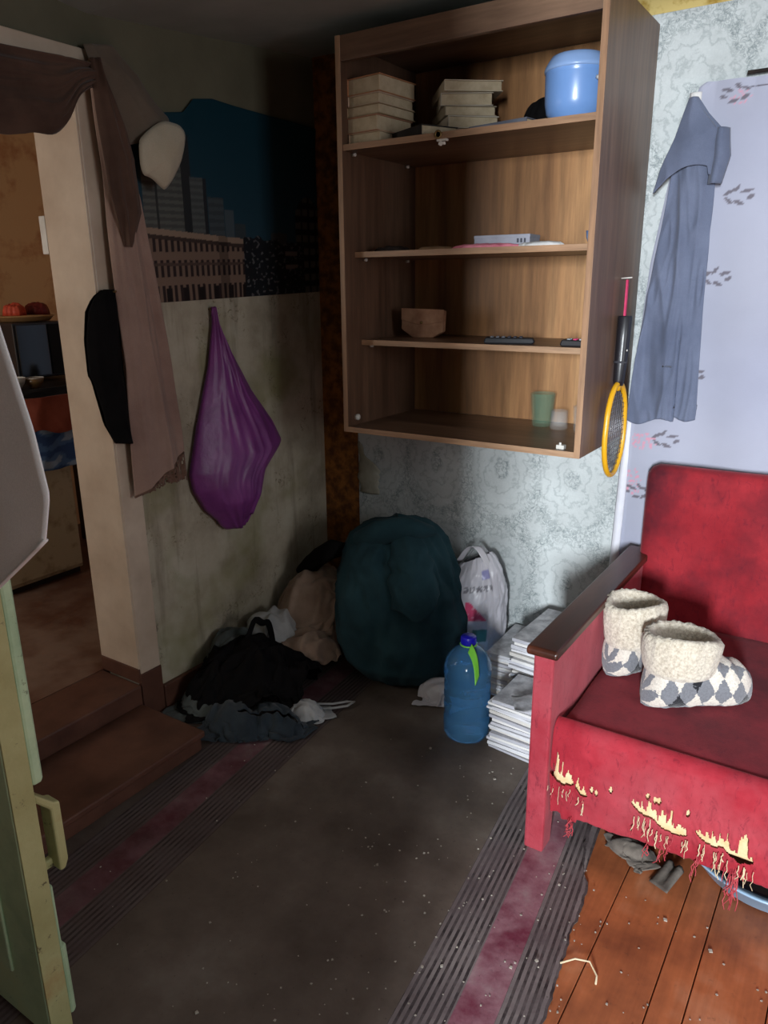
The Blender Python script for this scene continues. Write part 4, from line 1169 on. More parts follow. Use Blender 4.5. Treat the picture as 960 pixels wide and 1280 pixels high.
for vt in o.data.vertices: vt.co += Vector((N(vt.co.x * 14, vt.co.y * 14, vt.co.z * 14, 2), N(vt.co.x * 14, vt.co.y * 14, vt.co.z * 14, 5), N(vt.co.x * 14, vt.co.y * 14, vt.co.z * 14, 8))) * .02

# ------------------------------------------------------------------ white plastic bags
M_POLY = painted_by_attribute('white_printed_polythene', .35, .25, 30, None, .5)
LET = {'N': ["1..1", "11.1", "1.11", "1..1", "1..1"], 'E': ["111", "1..", "11.", "1..", "111"], 'C': [".11", "1..", "1..", "1..", ".11"]}
def bag_col(u, v):
    x_ = (u - .795); y_ = v
    c = srgb(206, 204, 212)
    # pink triangle print, green patch and faint grey writing like the photograph's
    if .50 < v < .67 and -.045 + .20 * (v - .50) * .3 < x_ < .075 - .55 * (v - .50): c = srgb(222, 84, 124) if N(x_ * 60, v * 40, 4) > -.3 else srgb(226, 150, 170)
    elif .32 < v < .43 and .005 < x_ < .075: c = srgb(74, 128, 128)
    elif .745 < v < .80 and -.06 < x_ < .11 and (int((x_ + .1) * 110) % 4 != 0) and N(x_ * 90, v * 60, 2) > -.15: c = srgb(128, 126, 134)
    elif .84 < v < .91 and .05 < x_ < .10: c = srgb(150, 150, 196)
    return c
pb = empty('plastic_carrier_bag', (-1.185, 2.435, 0), label='white carrier bag with a pink print behind the teal sack', cat='bag')
v, cl, sg, nt_ = [], [], 150, 80
for j in range(nt_ + 1):
    t = j / nt_
    rad = table(t, [(0, .07), (.08, .095), (.4, .108), (.7, .105), (.88, .085), (.97, .06), (1, .045)])
    for k in range(sg):
        a = 2 * PI * k / sg; ca, sa = math.cos(a), math.sin(a)
        r_ = rad + .007 * ridge(ca * 2.4, sa * 2.4, t * 5, 3) + .004 * ridge(ca * 6, sa * 6, t * 9, 5)
        v.append((r_ * 1.1 * ca, r_ * .85 * sa, .455 * t + .03 * t * ca)); cl.append(bag_col(k / sg, t))
f = [(j * sg + k, j * sg + (k + 1) % sg, (j + 1) * sg + (k + 1) % sg, (j + 1) * sg + k) for j in range(nt_) for k in range(sg)] + [tuple(range(sg))[::-1]]
mesh('bag_body', v, f, M_POLY, pb, True, cols=cl)
M_POLYP = m_glossy('white_polythene', srgb(204, 202, 208), .4, 0, .1)
sheet('handle_loop', lambda u, v_: (-.055 + .13 * v_ + .018 * (u - .5), -.035 + .02 * (u - .5), .44 + .075 * math.sin(v_ * PI) - .01 * v_), 5, 24, M_POLYP, pb, .001)
sheet('handle_loop', lambda u, v_: (-.05 + .10 * v_, .03 + .02 * (u - .5), .44 + .05 * math.sin(v_ * PI)), 5, 20, M_POLYP, pb, .001)
sim_cloth('flattened_carrier_bag', M_POLYP, 'white plastic bag crushed flat under the teal sack', 'bag', None, .002, size=(.30, .24), n=(38, 30), center=(-1.165, 2.145), rot=R(20), squeeze=(.66, .6), domes=[(-1.165, 2.15, .085, .055, .055, 2.5)], seed=17, rough_=.03, fold=.022, wave=.05, pillar=(-1.43, 2.28, .225, .5))

# ------------------------------------------------------------------ clothes in a pile by the left wall
M_BEIGE = cloth('beige_knit', srgb(150, 124, 108), srgb(182, 158, 140), 8)
M_GREYC = cloth('grey_green_cotton', srgb(66, 72, 72), srgb(96, 102, 100), 8)
M_JEANS = cloth('slate_denim', srgb(40, 48, 56), srgb(64, 74, 82), 10)
M_WHITEC = cloth('white_cotton', srgb(170, 172, 174), srgb(206, 206, 206), 8)
sim_cloth('grey_shirt_heap', M_GREYC, 'grey green shirt under the black coat at the step', 'shirt', size=(.34, .26), n=(36, 28), center=(-1.83, 1.63), rot=R(20), squeeze=(.72, .6), domes=[(-1.84, 1.64, .11, .08, .05, 2)], seed=4, rough_=.03, fold=.03, wave=.06, trim=round_trim)
sim_cloth('lilac_grey_cloth', M_GREYC, 'grey green cloth bunched against the mural wall', 'cloth', size=(.32, .34), n=(34, 36), center=(-1.89, 1.84), rot=R(5), squeeze=(.6, .7), domes=[(-1.90, 1.84, .08, .11, .185, 3)], seed=9, rough_=.03, fold=.03, wave=.06, trim=round_trim)
sim_cloth('white_towel', M_WHITEC, 'white towel bunched behind the black coat', 'towel', size=(.40, .36), n=(42, 38), center=(-1.85, 2.02), rot=R(25), squeeze=(.6, .62), domes=[(-1.86, 2.02, .10, .12, .20, 3.2)], seed=12, rough_=.035, fold=.035, wave=.07, trim=round_trim)
sim_cloth('beige_cardigan', M_BEIGE, 'beige knitted cardigan slumped between wall and teal sack', 'cardigan', size=(.80, .70), n=(68, 60), center=(-1.725, 2.11), rot=R(55), squeeze=(.64, .52), domes=[(-1.80, 2.26, .17, .20, .31, 2.4), (-1.69, 2.02, .13, .13, .14, 2.2)], seed=21, rough_=.06, fold=.05, wave=.085, pillar=(-1.43, 2.28, .245, .5), trim=round_trim)
sim_cloth('grey_trousers', M_JEANS, 'slate grey trousers at the floor edge of the clothes pile', 'trousers', size=(.62, .30), n=(60, 30), center=(-1.615, 1.625), rot=R(36), squeeze=(.66, .56), domes=[(-1.66, 1.60, .12, .07, .06, 2.2), (-1.56, 1.68, .10, .06, .05, 2.2)], seed=33, rough_=.045, fold=.035, wave=.07, trim=lambda a, b: not (a > -.1 and abs(b) < .03))
sim_cloth('black_coat', M_BLACKCLOTH, 'black coat lying crumpled on top of the clothes pile', 'coat', size=(.86, .74), n=(74, 64), center=(-1.765, 1.775), rot=R(32), squeeze=(.50, .50), domes=[(-1.78, 1.80, .20, .17, .165, 2.4), (-1.64, 1.86, .13, .11, .12, 2.2), (-1.84, 1.66, .10, .08, .08, 2), (-1.63, 1.67, .14, .07, .075, 2)], seed=5, rough_=.07, fold=.05, wave=.10, clearance=.010, trim=round_trim)
lw = empty('white_lace_top', (-1.545, 1.80, .003), label='white lace top with a strap loop beside the grey trousers', cat='top')
sim_cloth('lace_body', M_WHITEC, None, None, lw, .003, size=(.26, .20), n=(32, 26), center=(-1.50, 1.80), rot=R(40), squeeze=(.6, .5), domes=[(-1.51, 1.79, .06, .045, .04, 2.2)], seed=8, rough_=.035, fold=.025, wave=.035, trim=round_trim)
MB().tube([(.05, .03, .03), (.085, .075, .018), (.115, .12, .014), (.135, .135, .012), (.13, .10, .012), (.10, .06, .014), (.06, .02, .02)], .006, 8, flat=.5).build('strap_loop', M_WHITEC, lw, True)
dk = MB()
# dark sleeve lying over the sack's left shoulder
dk.tube([(-1.90, 2.23, .335), (-1.83, 2.23, .375), (-1.76, 2.22, .415), (-1.69, 2.20, .455), (-1.63, 2.19, .475)], [.018, .038, .048, .05, .03], 20, flat=.7)
o = dk.build('black_scarf', M_BLACKCLOTH, None, True)
for vt in o.data.vertices: vt.co += Vector((N(vt.co.x * 16, vt.co.y * 16, vt.co.z * 16, 2), N(vt.co.x * 16, vt.co.y * 16, vt.co.z * 16, 5), N(vt.co.x * 16, vt.co.y * 16, vt.co.z * 16, 8))) * .03
tag(o, 'black scarf draped over the beige cardigan beside the teal sack', 'scarf')
# black strap loop rising from the pile
sl_ = MB(); sl_.tube([(-1.80 + .02 * q / 20, 1.80 + .065 * (1 - math.cos(q / 20 * PI)), .14 + .125 * math.sin(q / 20 * PI) ** .8 + .01 * math.sin(q * .9)) for q in range(21)], .013, 10, flat=.5)
tag(sl_.build('bag_strap', M_BLACKCLOTH, None, True), 'black strap looping up out of the clothes pile', 'strap')

# ------------------------------------------------------------------ city mural poster on the left wall
def city(u, v):
    """flat print: dusk sky, pale towers on the left, long classical block, dark tower on the right"""
    s = srgb
    c = tuple(lerp(a, b, v) for a, b in zip(s(40, 62, 74), s(12, 48, 60)))
    # pale towers
    if .08 < u < .30 and v < .82 - .05 * (u < .14):
        c = s(86, 88, 84)
        if (u > .255): c = s(40, 42, 44)
        elif int(v * 60) % 2 == 0: c = s(70, 72, 70)
        if abs(u - .14) < .004: c = s(48, 50, 50)
    if .29 < u < .37 and v < .62:
        c = s(80, 84, 84) if int(v * 60) % 2 else s(68, 72, 72)
        if u > .35: c = s(38, 40, 44)
    if .37 < u < .45 and v < .53: c = s(64, 72, 76) if int(v * 50) % 2 else s(56, 62, 66)
    if .45 < u < .50 and v < .47: c = s(66, 76, 82)
    if .50 < u < .56 and v < .40: c = s(50, 58, 62)
    if .70 < u < .80 and v < .36 - .1 * abs(u - .75): c = s(56, 56, 58)
    # round dark tower
    if u > .855 and v < .57 - 2 * (u - .93) ** 2 * 8:
        b = int(v * 26) % 2
        c = s(22, 24, 28) if b else s(84, 78, 72)
        if int(u * 90) % 4 == 0: c = s(20, 20, 24)
    # classical block
    top = .37 - .10 * max(0, u - .05)
    if u < .56 and v < top:
        c = s(112, 92, 80)
        if v > top - .03: c = s(134, 114, 98)
        elif v > top - .05: c = s(60, 48, 44)
        elif int((v) * 24) % 3 != 2 and int(u * 75) % 2 == 0: c = s(44, 34, 34)
        if .18 < v < .195: c = s(76, 60, 54)
        if .41 < u < .46: c = tuple(k * .6 for k in c[:3]) + (1,)
        if v < .07 and int(u * 40) % 3 == 0: c = s(30, 24, 24)
    # street
    if .54 < u <= .90 and v < .33 - .10 * (u - .54) + .05 * N(u * 20, 1):
        c = s(24, 26, 30)
        n_ = N(u * 60, v * 60, 3)
        if n_ > .35: c = s(84, 82, 84)
        if .78 < u < .86 and .12 < v < .26 and int(v * 40) % 3 == 0: c = s(104, 92, 88)
    return c
PY0, PY1 = 1.60, 2.542
def poster_P(u, v):
    y = lerp(PY0, PY1, u)
    zb_ = lerp(1.395, 1.422, u)
    zt = table(u, [(0, 1.93), (.28, 1.975), (.33, 2.02), (.42, 2.035), (.6, 2.03), (1, 2.025)])
    z = lerp(zb_, zt, v)
    curl = .012 * smooth01((v - .86) / .14) * (.5 + .5 * N(u * 5, 2)) + .003 * N(u * 6, v * 6, 4)
    return (XL + .004 + abs(curl), y, z)
def poster_C(u, v):
    zt = table(u, [(0, 1.93), (.28, 1.975), (.33, 2.02), (.42, 2.035), (.6, 2.03), (1, 2.025)]); zb_ = lerp(1.395, 1.422, u)
    cc = city(u, (lerp(zb_, zt, v) - zb_) / .62)
    return tuple(min(1, k * 1.25) for k in cc[:3]) + (1,)
M_POSTER = painted_by_attribute('printed_mural_paper', .45, .1, 30, None, .35)
tag(sheet('city_poster', poster_P, 300, 190, M_POSTER, None, .0008, C=poster_C), 'large city skyline photo mural pinned on the left wall', 'poster')

# ------------------------------------------------------------------ purple bag on a nail
M_PURP = NT('purple_polythene')
M_PURP.color(M_PURP.ramp(M_PURP.noise(7, 4), [(.3, srgb(108, 48, 112)), (.7, srgb(142, 70, 144))])); M_PURP.rough(.42); M_PURP.bump(M_PURP.noise(16, 4), .35, .01)
M_PURP = M_PURP.m
pg_ = empty('purple_bag', (XL + .002, 1.92, .58), label='purple plastic bag hanging on a nail below the mural', cat='bag')
def bagp(sign):
    def P(u, v):
        # v 0 bottom .. 1 top
        z = lerp(0, .80, v)
        l = table(v, [(0, -.005), (.05, -.05), (.12, -.11), (.22, -.155), (.30, -.165), (.5, -.115), (.75, -.04), (.93, -.006), (1, -.004)])
        r = table(v, [(0, .09), (.04, .12), (.14, .17), (.25, .21), (.33, .295), (.36, .315), (.46, .27), (.62, .165), (.8, .075), (.93, .010), (1, .004)])
        y = lerp(l, r, u)
        bulge = math.sin(u * PI) ** .7 * table(v, [(0, .03), (.15, .085), (.35, .085), (.6, .045), (.85, .02), (1, .004)])
        fold_ = (.016 * ridge(u * 5.5 + .4 * v, v * 1.1, 0, 3) + .008 * ridge(u * 11, v * 3, 2, 6)) * math.sin(u * PI) * (1 - .4 * v)
        x_ = .022 + (bulge + fold_ if sign > 0 else -.004)
        return (x_, y, max(0, z + .03 * (u - .3) * (v < .05)))
    return P
o = sheet('bag_front', bagp(1), 60, 90, M_PURP, pg_, .0012); sheet('bag_back', bagp(-1), 20, 60, M_PURP, pg_, .0012)
MB().tube([(.0, 0, .792), (.035, 0, .80)], .0022, 8).build('nail', M_BRASS, pg_, True)
MB().tube([(.02, -.003, .77), (.022, -.002, .785), (.024, .0, .797), (.024, .004, .80), (.022, .006, .785), (.02, .006, .765)], .005, 8, flat=.6).build('tied_handle', M_PURP, pg_, True)

# ------------------------------------------------------------------ curtain, swag, white flap and black coat by the doorway
M_DRAPE = cloth('dusty_pink_drape', srgb(146, 118, 108), srgb(176, 148, 134), 4)
M_LACE = cloth('brown_lace', srgb(104, 78, 66), srgb(132, 102, 88), 14)
M_SWAG = cloth('brown_curtain', srgb(72, 54, 46), srgb(104, 80, 68), 5)
M_FLAP = cloth('cream_lining', srgb(196, 184, 160), srgb(214, 204, 182), 5)
dc = empty('door_curtain', (XL + .02, 1.6, .7), label='dusty pink curtain with a lace hem hanging beside the doorway', cat='curtain')
def dcl(x_, y, z): return (x_ - (XL + .02), y - 1.6, z - .7)
def drape(u, v):
    z0 = lerp(.80 - .02 * u, 1.99, v)
    z = z0 + (.13 * u * (1 - v) if u > 0 else 0) * (1 - v) ** 2
    l = table(z, [(.75, 1.502), (1.0, 1.50), (1.3, 1.50), (1.6, 1.506), (1.75, 1.51), (1.99, 1.50)])
    r = table(z, [(.75, 1.70), (.93, 1.715), (1.2, 1.685), (1.5, 1.645), (1.7, 1.615), (1.99, 1.53)])
    y = lerp(l, r, u)
    x_ = XL + .042 + .026 * ridge(u * 3.0 + .3 * z, z * .9, 0, 5) + .018 * math.sin(u * PI) + .006 * N(u * 9, z * 5, 3)
    return dcl(x_, y, z)
sheet('drape', drape, 50, 120, M_DRAPE, dc, .003)
def lace(u, v):
    a = Vector(drape(u, 0.004))
    tip = -.075 * (u if u < .999 else 1) - .012
    return (a.x + .006 + .004 * math.sin(u * 60), a.y - .004 * v + .0, a.z + tip * (1 - v) * (.25 + .9 * u) + .006 * abs(math.sin(u * 38)) * (1 - v))
sheet('lace_hem', lace, 60, 8, M_LACE, dc, .002, keep=lambda u, v: N(u * 60, v * 9, 5) > -.25)
MB().tube([drape(k / 30, .003) for k in range(31)], .004, 8).build('hem_cord', M_LACE, dc, True)
sw = empty('curtain_swag', (XL + .03, 1.5, 2.0), label='brown curtain bunched up along the top of the doorway', cat='curtain')
def swl(x_, y, z): return (x_ - (XL + .03), y - 1.5, z - 2.0)
def swag(u, v):
    y = lerp(.66, 1.512, u)
    pinch = smooth01((u - .72) / .28)
    zt = 1.995 + .035 * u - .0 * pinch
    drop = lerp(.20, .055, pinch) * (1 - .1 * N(u * 6, 3)) + .035 * smooth01((u - .74) / .1) * smooth01((.93 - u) / .08)
    z = zt - drop * (1 - v)
    x_ = XL + .04 + .022 * ridge(v * 3.2 + u * .7, u * 1.6, 0, 4) + .012 * ridge(v * 7, u * 2, 1, 9) + .012 * math.sin(v * PI)
    return swl(x_, y, z)
sheet('swag_cloth', swag, 70, 50, M_SWAG, sw, .003)
def tail(u, v):
    z = lerp(1.56, 2.04, v)
    l = table(v, [(0, 1.535), (.3, 1.50), (.6, 1.495), (.9, 1.49), (1, 1.488)]); r = table(v, [(0, 1.56), (.2, 1.605), (.5, 1.60), (.8, 1.555), (1, 1.515)])
    return swl(XL + .066 + .016 * ridge(u * 2.4, v * 1.5, 0, 6) + .014 * math.sin(u * PI), lerp(l, r, u), z)
sheet('swag_tail', tail, 30, 50, M_SWAG, sw, .003)
MB().tube([swl(XL, 1.505, 2.035), swl(XL + .085, 1.505, 2.04)], .003, 8).build('nail', M_BRASS, sw, True)
# torn lining: grey cloth pinned above, cream tip turned over
tl = empty('torn_lining', (XL + .01, 1.65, 1.75), label='peeling grey cloth above the doorway with a cream turned tip', cat='cloth')
def tll(x_, y, z): return (x_ - (XL + .01), y - 1.65, z - 1.75)
def liningP(u, v):
    z = lerp(1.85, 2.10, v) + .05 * (u - .2) * (1 - v) - .02 * v * (1 - u)
    l = table(v, [(0, 1.595), (.4, 1.545), (.8, 1.51), (1, 1.50)]); r = table(v, [(0, 1.80), (.25, 1.77), (.55, 1.70), (1, 1.60)])
    y = lerp(l, r, u)
    return tll(XL + .03 + .05 * (1 - v) * math.sin(u * PI) + .012 * ridge(u * 2.5, v * 2, 0, 2), y, z)
sheet('lining_cloth', liningP, 36, 36, cloth('grey_brown_lining', srgb(104, 92, 80), srgb(126, 112, 98), 5), tl, .003)
tip_poly = [(1.602, 1.848), (1.645, 1.885), (1.703, 1.918), (1.765, 1.915), (1.788, 1.895), (1.780, 1.85), (1.762, 1.81), (1.725, 1.76), (1.690, 1.724), (1.668, 1.735), (1.640, 1.755), (1.605, 1.76)]
for _ in range(2):
    tip_poly = [q for a, b in zip(tip_poly, tip_poly[1:] + tip_poly[:1]) for q in ((a[0] * .8 + b[0] * .2, a[1] * .8 + b[1] * .2), (a[0] * .2 + b[0] * .8, a[1] * .2 + b[1] * .8))]
cy_ = sum(p[0] for p in tip_poly) / len(tip_poly); cz_2 = sum(p[1] for p in tip_poly) / len(tip_poly)
tv, tf = [], []
rings_n = 8; npoly = len(tip_poly) * 4
def poly_pt(k):
    i = k // 4; q = (k % 4) / 4; a = tip_poly[i]; b = tip_poly[(i + 1) % len(tip_poly)]
    return lerp(a[0], b[0], q), lerp(a[1], b[1], q)
tv.append(tll(XL + .125, cy_, cz_2))
for j in range(1, rings_n + 1):
    q = j / rings_n
    for k in range(npoly):
        py, pz = poly_pt(k); y = lerp(cy_, py, q); z = lerp(cz_2, pz, q)
        tv.append(tll(XL + .125 - .03 * q * q + .004 * N(y * 20, z * 20), y, z))
for k in range(npoly): tf.append((0, 1 + k, 1 + (k + 1) % npoly))
for j in range(rings_n - 1):
    for k in range(npoly):
        a = 1 + j * npoly + k; b = 1 + j * npoly + (k + 1) % npoly; tf.append((a, b, b + npoly, a + npoly))
o = mesh('turned_tip', tv, tf, M_FLAP, tl, True); md = o.modifiers.new('solid', 'SOLIDIFY'); md.thickness = .002
# black garment on the casing
bk = empty('black_jacket', (XL + .02, 1.44, 1.0), label='black jacket hanging against the door casing beside the curtain', cat='jacket')
def bkl(x_, y, z): return (x_ - (XL + .02), y - 1.44, z - 1.0)
def jack(u, v):
    z = lerp(.985, 1.44, v)
    l = table(z, [(.985, 1.462), (1.05, 1.430), (1.18, 1.405), (1.20, 1.395), (1.30, 1.397), (1.38, 1.412), (1.42, 1.44), (1.44, 1.475)])
    r = table(z, [(.985, 1.51), (1.44, 1.52)])
    return bkl(XL + .03 + .04 * math.sin(u * PI) * math.sin(min(1, (1 - v) * 5 + .15) * PI / 2) + .010 * ridge(u * 2.5, z * 3, 0, 4), lerp(l, r, u), z)
sheet('jacket_front', jack, 24, 60, M_BLACKCLOTH, bk, .004)
def jackb(u, v):
    p = jack(u, v); return (p[0] * 0 + .006, p[1], p[2])
sheet('jacket_back', jackb, 10, 30, M_BLACKCLOTH, bk, .004)
MB().tube([bkl(XL + .014, 1.50, 1.43), bkl(XL + .06, 1.50, 1.436)], .003, 8).build('nail', M_BRASS, bk, True)

# ------------------------------------------------------------------ green door leaf and the cloth on it
def m_green():
    t = NT('flaking_green_door_paint')
    base = t.ramp(t.noise(5, 6, .65), [(.3, srgb(146, 176, 140)), (.55, srgb(182, 206, 168)), (.75, srgb(192, 204, 156))])
    chips = t.ramp(t.noise(26, 5, .75), [(.64, BW(0)), (.70, BW(1))])
    t.color(t.mix(t.math('MULTIPLY', chips, .75), base, srgb(58, 46, 34))); t.rough(.5); t.bump(t.noise(40, 5), .3, .004)
    return t.m
def m_greenedge():
    t = NT('yellowed_green_edge_paint')
    base = t.ramp(t.noise(4, 6, .65), [(.3, srgb(150, 146, 96)), (.6, srgb(176, 176, 126)), (.8, srgb(164, 130, 80))])
    chips = t.ramp(t.noise(30, 5, .75), [(.62, BW(0)), (.68, BW(1))])
    t.color(t.mix(t.math('MULTIPLY', chips, .8), base, srgb(50, 38, 28))); t.rough(.5); t.bump(t.noise(40, 5), .3, .004)
    return t.m
M_GRN, M_GRE = m_green(), m_greenedge()
LEAF_W = .79
leaf = empty('green_door', (XL + .022, .62, .02), 0, 'flaking green panelled door standing open at the kitchen doorway', 'door')
# local: x from hinge to free edge, y across the thickness
LH = 1.95
MB().box((.01, -.045, 0), (LEAF_W - .004, 0, LH)).build('door_slab', M_GRN, leaf, bevel=.003)
MB().box((LEAF_W - .004, -.044, 0), (LEAF_W, -.001, LH)).build('free_edge', M_GRE, leaf, bevel=.001)
MB().box((.08, -.052, .12), (LEAF_W - .10, -.045, .72)).build('raised_panel', M_GRN, leaf, bevel=.004)
MB().box((.08, -.052, .86), (LEAF_W - .10, -.045, 1.80)).build('raised_panel', M_GRN, leaf, bevel=.004)
for (z0, z1, d) in ((.02, .19, .016), (.19, .335, .008), (.56, 1.70, .026)):
    MB().prism([(.06, .001), (LEAF_W - .004, .001), (LEAF_W - .004, d * .7), (LEAF_W - .010, d), (.07, d)], z0, z1, 2).build('raised_moulding', M_GRN, leaf, bevel=.006)
hp = MB()
hp.prism([(.0, .545), (.036, .505), (.048, .50), (.048, .37), (.040, .352), (.028, .352), (.028, .492), (.0, .525)], LEAF_W - .045, LEAF_W - .006, 0)
hp.box((LEAF_W - .045, .0, .352), (LEAF_W - .03, .032, .372))
hp.build('pull_handle', M_GRE, leaf, bevel=.004)
for z in (.25, 1.5):
    MB().tube([(.0, -.022, z), (.0, -.022, z + .09)], .008, 10).build('hinge', M_BRASS, leaf, True)
M_GREYSHEET = cloth('pale_grey_sheet', srgb(226, 228, 228), srgb(238, 240, 240), 3)
ct = empty('white_cloth', (-1.22, .52, 1.0), label='pale grey white cloth hung over the open green door', cat='cloth')
def ctl(x_, y, z): return (x_ + 1.22, y - .52, z - 1.0)
def wcloth(u, v):
    # v 0 lower hem .. 1 top ; u 0 left .. 1 right
    r = table(v, [(0, -.925), (.08, -.900), (.18, -.915), (.36, -.965), (.6, -1.05), (1, -1.17)])
    l = -1.66
    x_ = lerp(l, r, u)
    zb2 = .62 + .50 * smooth01((u - .0)) * u
    zb2 = lerp(.70, 1.115, u ** 1.4)
    z = lerp(zb2, 1.99, v)
    y = .562 - .008 * (1 + ridge(x_ * 6 + z, z * 1.2, 0, 3)) * (1 - .8 * u) - .012 * math.sin(u * PI) * (1 - v)
    return ctl(x_, y, z)
sheet('cloth_drop', wcloth, 60, 70, M_GREYSHEET, ct, .003)
MB().tube([Vector(wcloth(k / 40, .004)) for k in range(41)], .0045, 8, flat=.6).build('hem', M_WHITEP, ct, True)
# part folded over the top of the door
sheet('cloth_fold', lambda u, v: ctl(lerp(-1.66, -1.17, u), lerp(.53, .625, v) , 1.988 + .012 * math.sin(v * PI)), 20, 6, M_GREYSHEET, ct, .003)

# ------------------------------------------------------------------ kitchen seen through the doorway
M_OLDW = stained('chipped_cream_enamel', srgb(190, 172, 140), srgb(150, 128, 96), 12, .5, .2, 60, .52, .68)
M_DARKT = stained('dark_table_top', srgb(34, 26, 22), srgb(54, 42, 34), 10, .5, .1)
kc = empty('kitchen_cupboard', (-3.29, 2.0, KF), label='chipped cream kitchen cupboard with a dark top', cat='cupboard')
MB().box((-.23, -.36, .03), (.22, .035, .86)).build('carcass', M_OLDW, kc, bevel=.004)
MB().box((.22, -.35, .05), (.236, .025, .80)).build('cupboard_door', M_OLDW, kc, bevel=.003)
MB().tube([(.236, -.02, .55), (.255, -.02, .55)], .010, 12).build('knob', M_BLKP, kc, True)
MB().box((-.24, -.50, .86), (.25, .42, .885)).build('dark_top', M_DARKT, kc, bevel=.004)
for (x_, y) in ((-.2, .36), (.2, .36)): MB().box((x_ - .02, y - .02, 0), (x_ + .02, y + .02, .86)).build('leg', M_DARKT, kc, bevel=.003)
MB().box((-.22, -.355, 0), (.20, .03, .03)).build('plinth', M_DARKT, kc)
TZ = KF + .886
mw = empty('black_oven', (-3.40, 2.10, TZ), R(0), 'black tabletop oven on the kitchen cupboard', 'oven')
MB().box((-.15, -.12, .02), (.12, .16, .27)).build('housing', M_BLKP, mw, bevel=.006)
MB().box((.12, -.11, .03), (.128, .04, .26)).build('oven_door', m_glossy('dark_glass_door', srgb(26, 30, 34), .15), mw, bevel=.002)
MB().box((.12, .05, .03), (.126, .155, .26)).build('control_panel', stained('matt_black', srgb(20, 20, 22), srgb(28, 28, 30), 9), mw, bevel=.002)
for (a, b) in ((-.13, -.1), (-.13, .14), (.1, -.1), (.1, .14)): MB().tube([(a, b, 0), (a, b, .02)], .012, 10).build('foot', M_BLKP, mw, True)
cr = empty('white_carton', (-3.33, 2.335, TZ), label='white upright carton beside the black oven', cat='carton')
MB().box((-.05, -.045, 0), (.05, .045, .23)).build('carton_body', stained('white_card', srgb(190, 184, 176), srgb(206, 200, 192), 9), cr, bevel=.002)
MB().box((.05, -.02, .10), (.0508, .02, .15)).build('printed_mark', stained('grey_print', srgb(110, 104, 104), srgb(130, 124, 122), 30), cr)
MB().prism([(-.045, .23), (.045, .23), (.0, .25)], -.05, .05, 0).build('gable_top', stained('white_card', srgb(190, 184, 176), srgb(206, 200, 192), 9), cr)
tr = empty('tray', (-3.40, 2.12, TZ + .271), label='tan tray lying on top of the black oven', cat='tray')
MB().lathe([(.001, .002), (.11, .002), (.13, .022), (.137, .024), (.135, .027), (.126, .025), (.108, .006), (.001, .006)], seg=32, cap=False, sx=.9).build('tray_dish', stained('tan_plastic', srgb(170, 128, 84), srgb(190, 148, 102), 9, .5, 0), tr, True)
tag(heap('red_packet', (-3.36, 2.05, 0), .045, .05, .035, 0, 2, stained('red_foil', srgb(190, 62, 40), srgb(206, 90, 66), 12, .5), base=TZ + .30, fold=.012, freq=30), 'red crumpled packet on the oven tray', 'packet')
tag(heap('dark_red_packet', (-3.37, 2.17, 0), .05, .05, .035, 0, 5, stained('maroon_foil', srgb(96, 26, 26), srgb(120, 40, 36), 12, .5), base=TZ + .30, fold=.012, freq=30), 'dark red packet on the oven tray', 'packet')
def kcup(loc, r, h, m, label, name='bowl'):
    t = empty(name, loc, 0, label, name)
    MB().lathe([(.5 * r, 0), (.55 * r, .003), (.85 * r, h * .5), (r, h), (r * .95, h), (.8 * r, h * .5), (.4 * r, .008), (.001, .007)], seg=28, cap=False).build('bowl_wall', m, t, True)
    MB().lathe([(r * .97, h), (r * 1.02, h + .002), (r * .97, h + .004)], seg=28, cap=False).build('rim', M_CLIP, t, True)
kcup((-3.14, 1.87, TZ), .045, .045, M_CLIP, 'small white bowl at the front of the cupboard top')
kcup((-3.11, 1.79, TZ), .05, .03, m_glossy('cream_china', srgb(186, 176, 150), .3), 'shallow cream bowl on the cupboard top', 'bowl')
kcup((-3.12, 1.95, TZ), .04, .04, m_glossy('brown_china', srgb(122, 92, 58), .3), 'brown bowl on the cupboard top before the oven', 'bowl')
vj = empty('jar', (-3.10, 2.16, TZ), label='small dark jar with a white lid on the cupboard', cat='jar')
MB().lathe([(.02, 0), (.022, .003), (.022, .04), (.016, .048), (.016, .052)], seg=24).build('jar_body', M_BLKP, vj, True)
MB().lathe([(.017, .052), (.018, .053), (.018, .064), (.001, .065)], seg=24).build('lid', M_CLIP, vj, True)
M_REDC = cloth('rust_red_towel', srgb(140, 64, 48), srgb(172, 90, 70), 8)
M_BLUEC = painted_by_attribute('blue_print_apron', .9)
M_DARKC = cloth('dark_cloth', srgb(26, 24, 26), srgb(44, 40, 42), 8)
def hang(name, y0, y1, z0, z1, x_, mat, label, cat, seed, C=None):
    def P(u, v):
        y = lerp(y0, y1, u); z = lerp(z0, z1, v) + .04 * N(u * 3, seed) * (1 - v)
        return (x_ + .014 * ridge(u * 3.2, v * .7, 0, seed) + .012 * (1 - v), y, z)
    return tag(sheet(name, P, 40, 40, mat, None, .004, C=C), label, cat)
def blue_c(u, v):
    n_ = N(u * 5, v * 5, 2)
    return srgb(60, 84, 130) if n_ < -.05 else (srgb(150, 166, 190) if n_ > .25 else srgb(86, 116, 160))
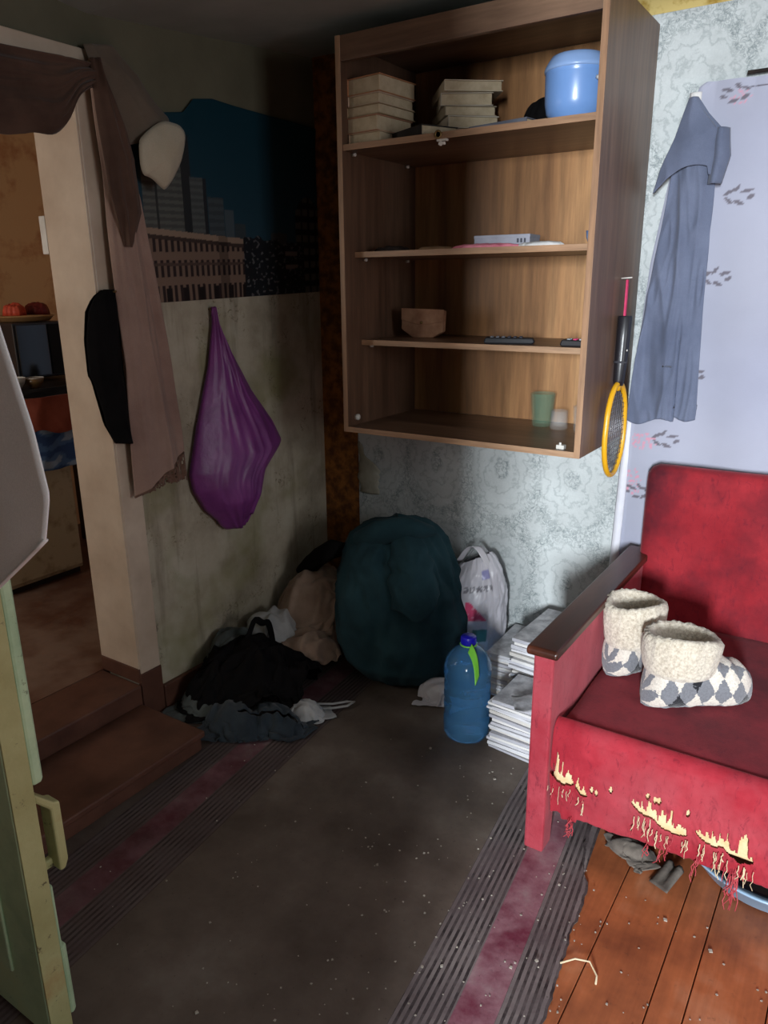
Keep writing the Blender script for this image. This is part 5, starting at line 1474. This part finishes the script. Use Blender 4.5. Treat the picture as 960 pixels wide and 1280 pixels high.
hang('black_tablecloth_edge', 1.68, 2.20, 1.00, 1.032, -3.025, M_DARKC, 'dark cloth edge hanging over the cupboard top', 'cloth', 3)
hang('red_towel', 1.79, 2.16, .845, 1.00, -2.995, M_REDC, 'rust red towel hanging on the kitchen cupboard', 'towel', 5)
hang('blue_apron', 1.74, 2.12, .68, .93, -3.015, M_BLUEC, 'blue patterned apron hanging below the red towel', 'apron', 8, blue_c)
lsw = empty('light_switch', (XL - TH - .012, DY1 + .012, 1.60), label='small white switch box at the kitchen edge of the doorway', cat='switch')
MB().box((-.03, -.012, -.055), (0, .05, .055)).build('switch_box', M_CLIP, lsw, bevel=.003)
MB().box((-.034, .005, -.02), (-.03, .035, .02)).build('rocker', M_CLIP, lsw, bevel=.001)

# ------------------------------------------------------------------ crumbs and flakes on the floor
rnd = random.Random(5)
db = MB()
for k in range(420):
    y = rnd.uniform(.75, 1.9); x_ = rnd.gauss(-.55, .28) if rnd.random() < .75 else rnd.uniform(-1.6, .1)
    if x_ < -1.62 or (x_ > -.56 and y > 1.6): continue
    s_k = rnd.uniform(.0012, .0034) * (1.8 if rnd.random() < .08 else 1)
    zf = .0028 if x_ < -.45 else .0075
    if x_ > -.37: zf = .0005
    a = rnd.uniform(0, PI * 2); h_ = s_k * .45
    p = [(x_ + s_k * math.cos(a + q) * rnd.uniform(.6, 1.2), y + s_k * math.sin(a + q) * rnd.uniform(.6, 1.2)) for q in (0, 1.6, 3.1, 4.7)]
    db.prism(p, zf, zf + h_, 2)
tag(db.build('floor_crumbs', stained('plaster_crumbs', srgb(150, 142, 130), srgb(200, 194, 182), 60, .9), None), 'plaster crumbs and flakes scattered over the floor', 'debris', kind='stuff')
tw = MB(); tw.tube([(-.40, 1.30, .008), (-.375, 1.325, .012), (-.345, 1.335, .012), (-.322, 1.315, .004), (-.318, 1.295, .003)], .0022, 6)
tag(tw.build('curled_thread', stained('pale_thread', srgb(206, 186, 150), srgb(220, 204, 172), 40), None, True), 'curled pale strand torn from the linoleum edge', 'thread')
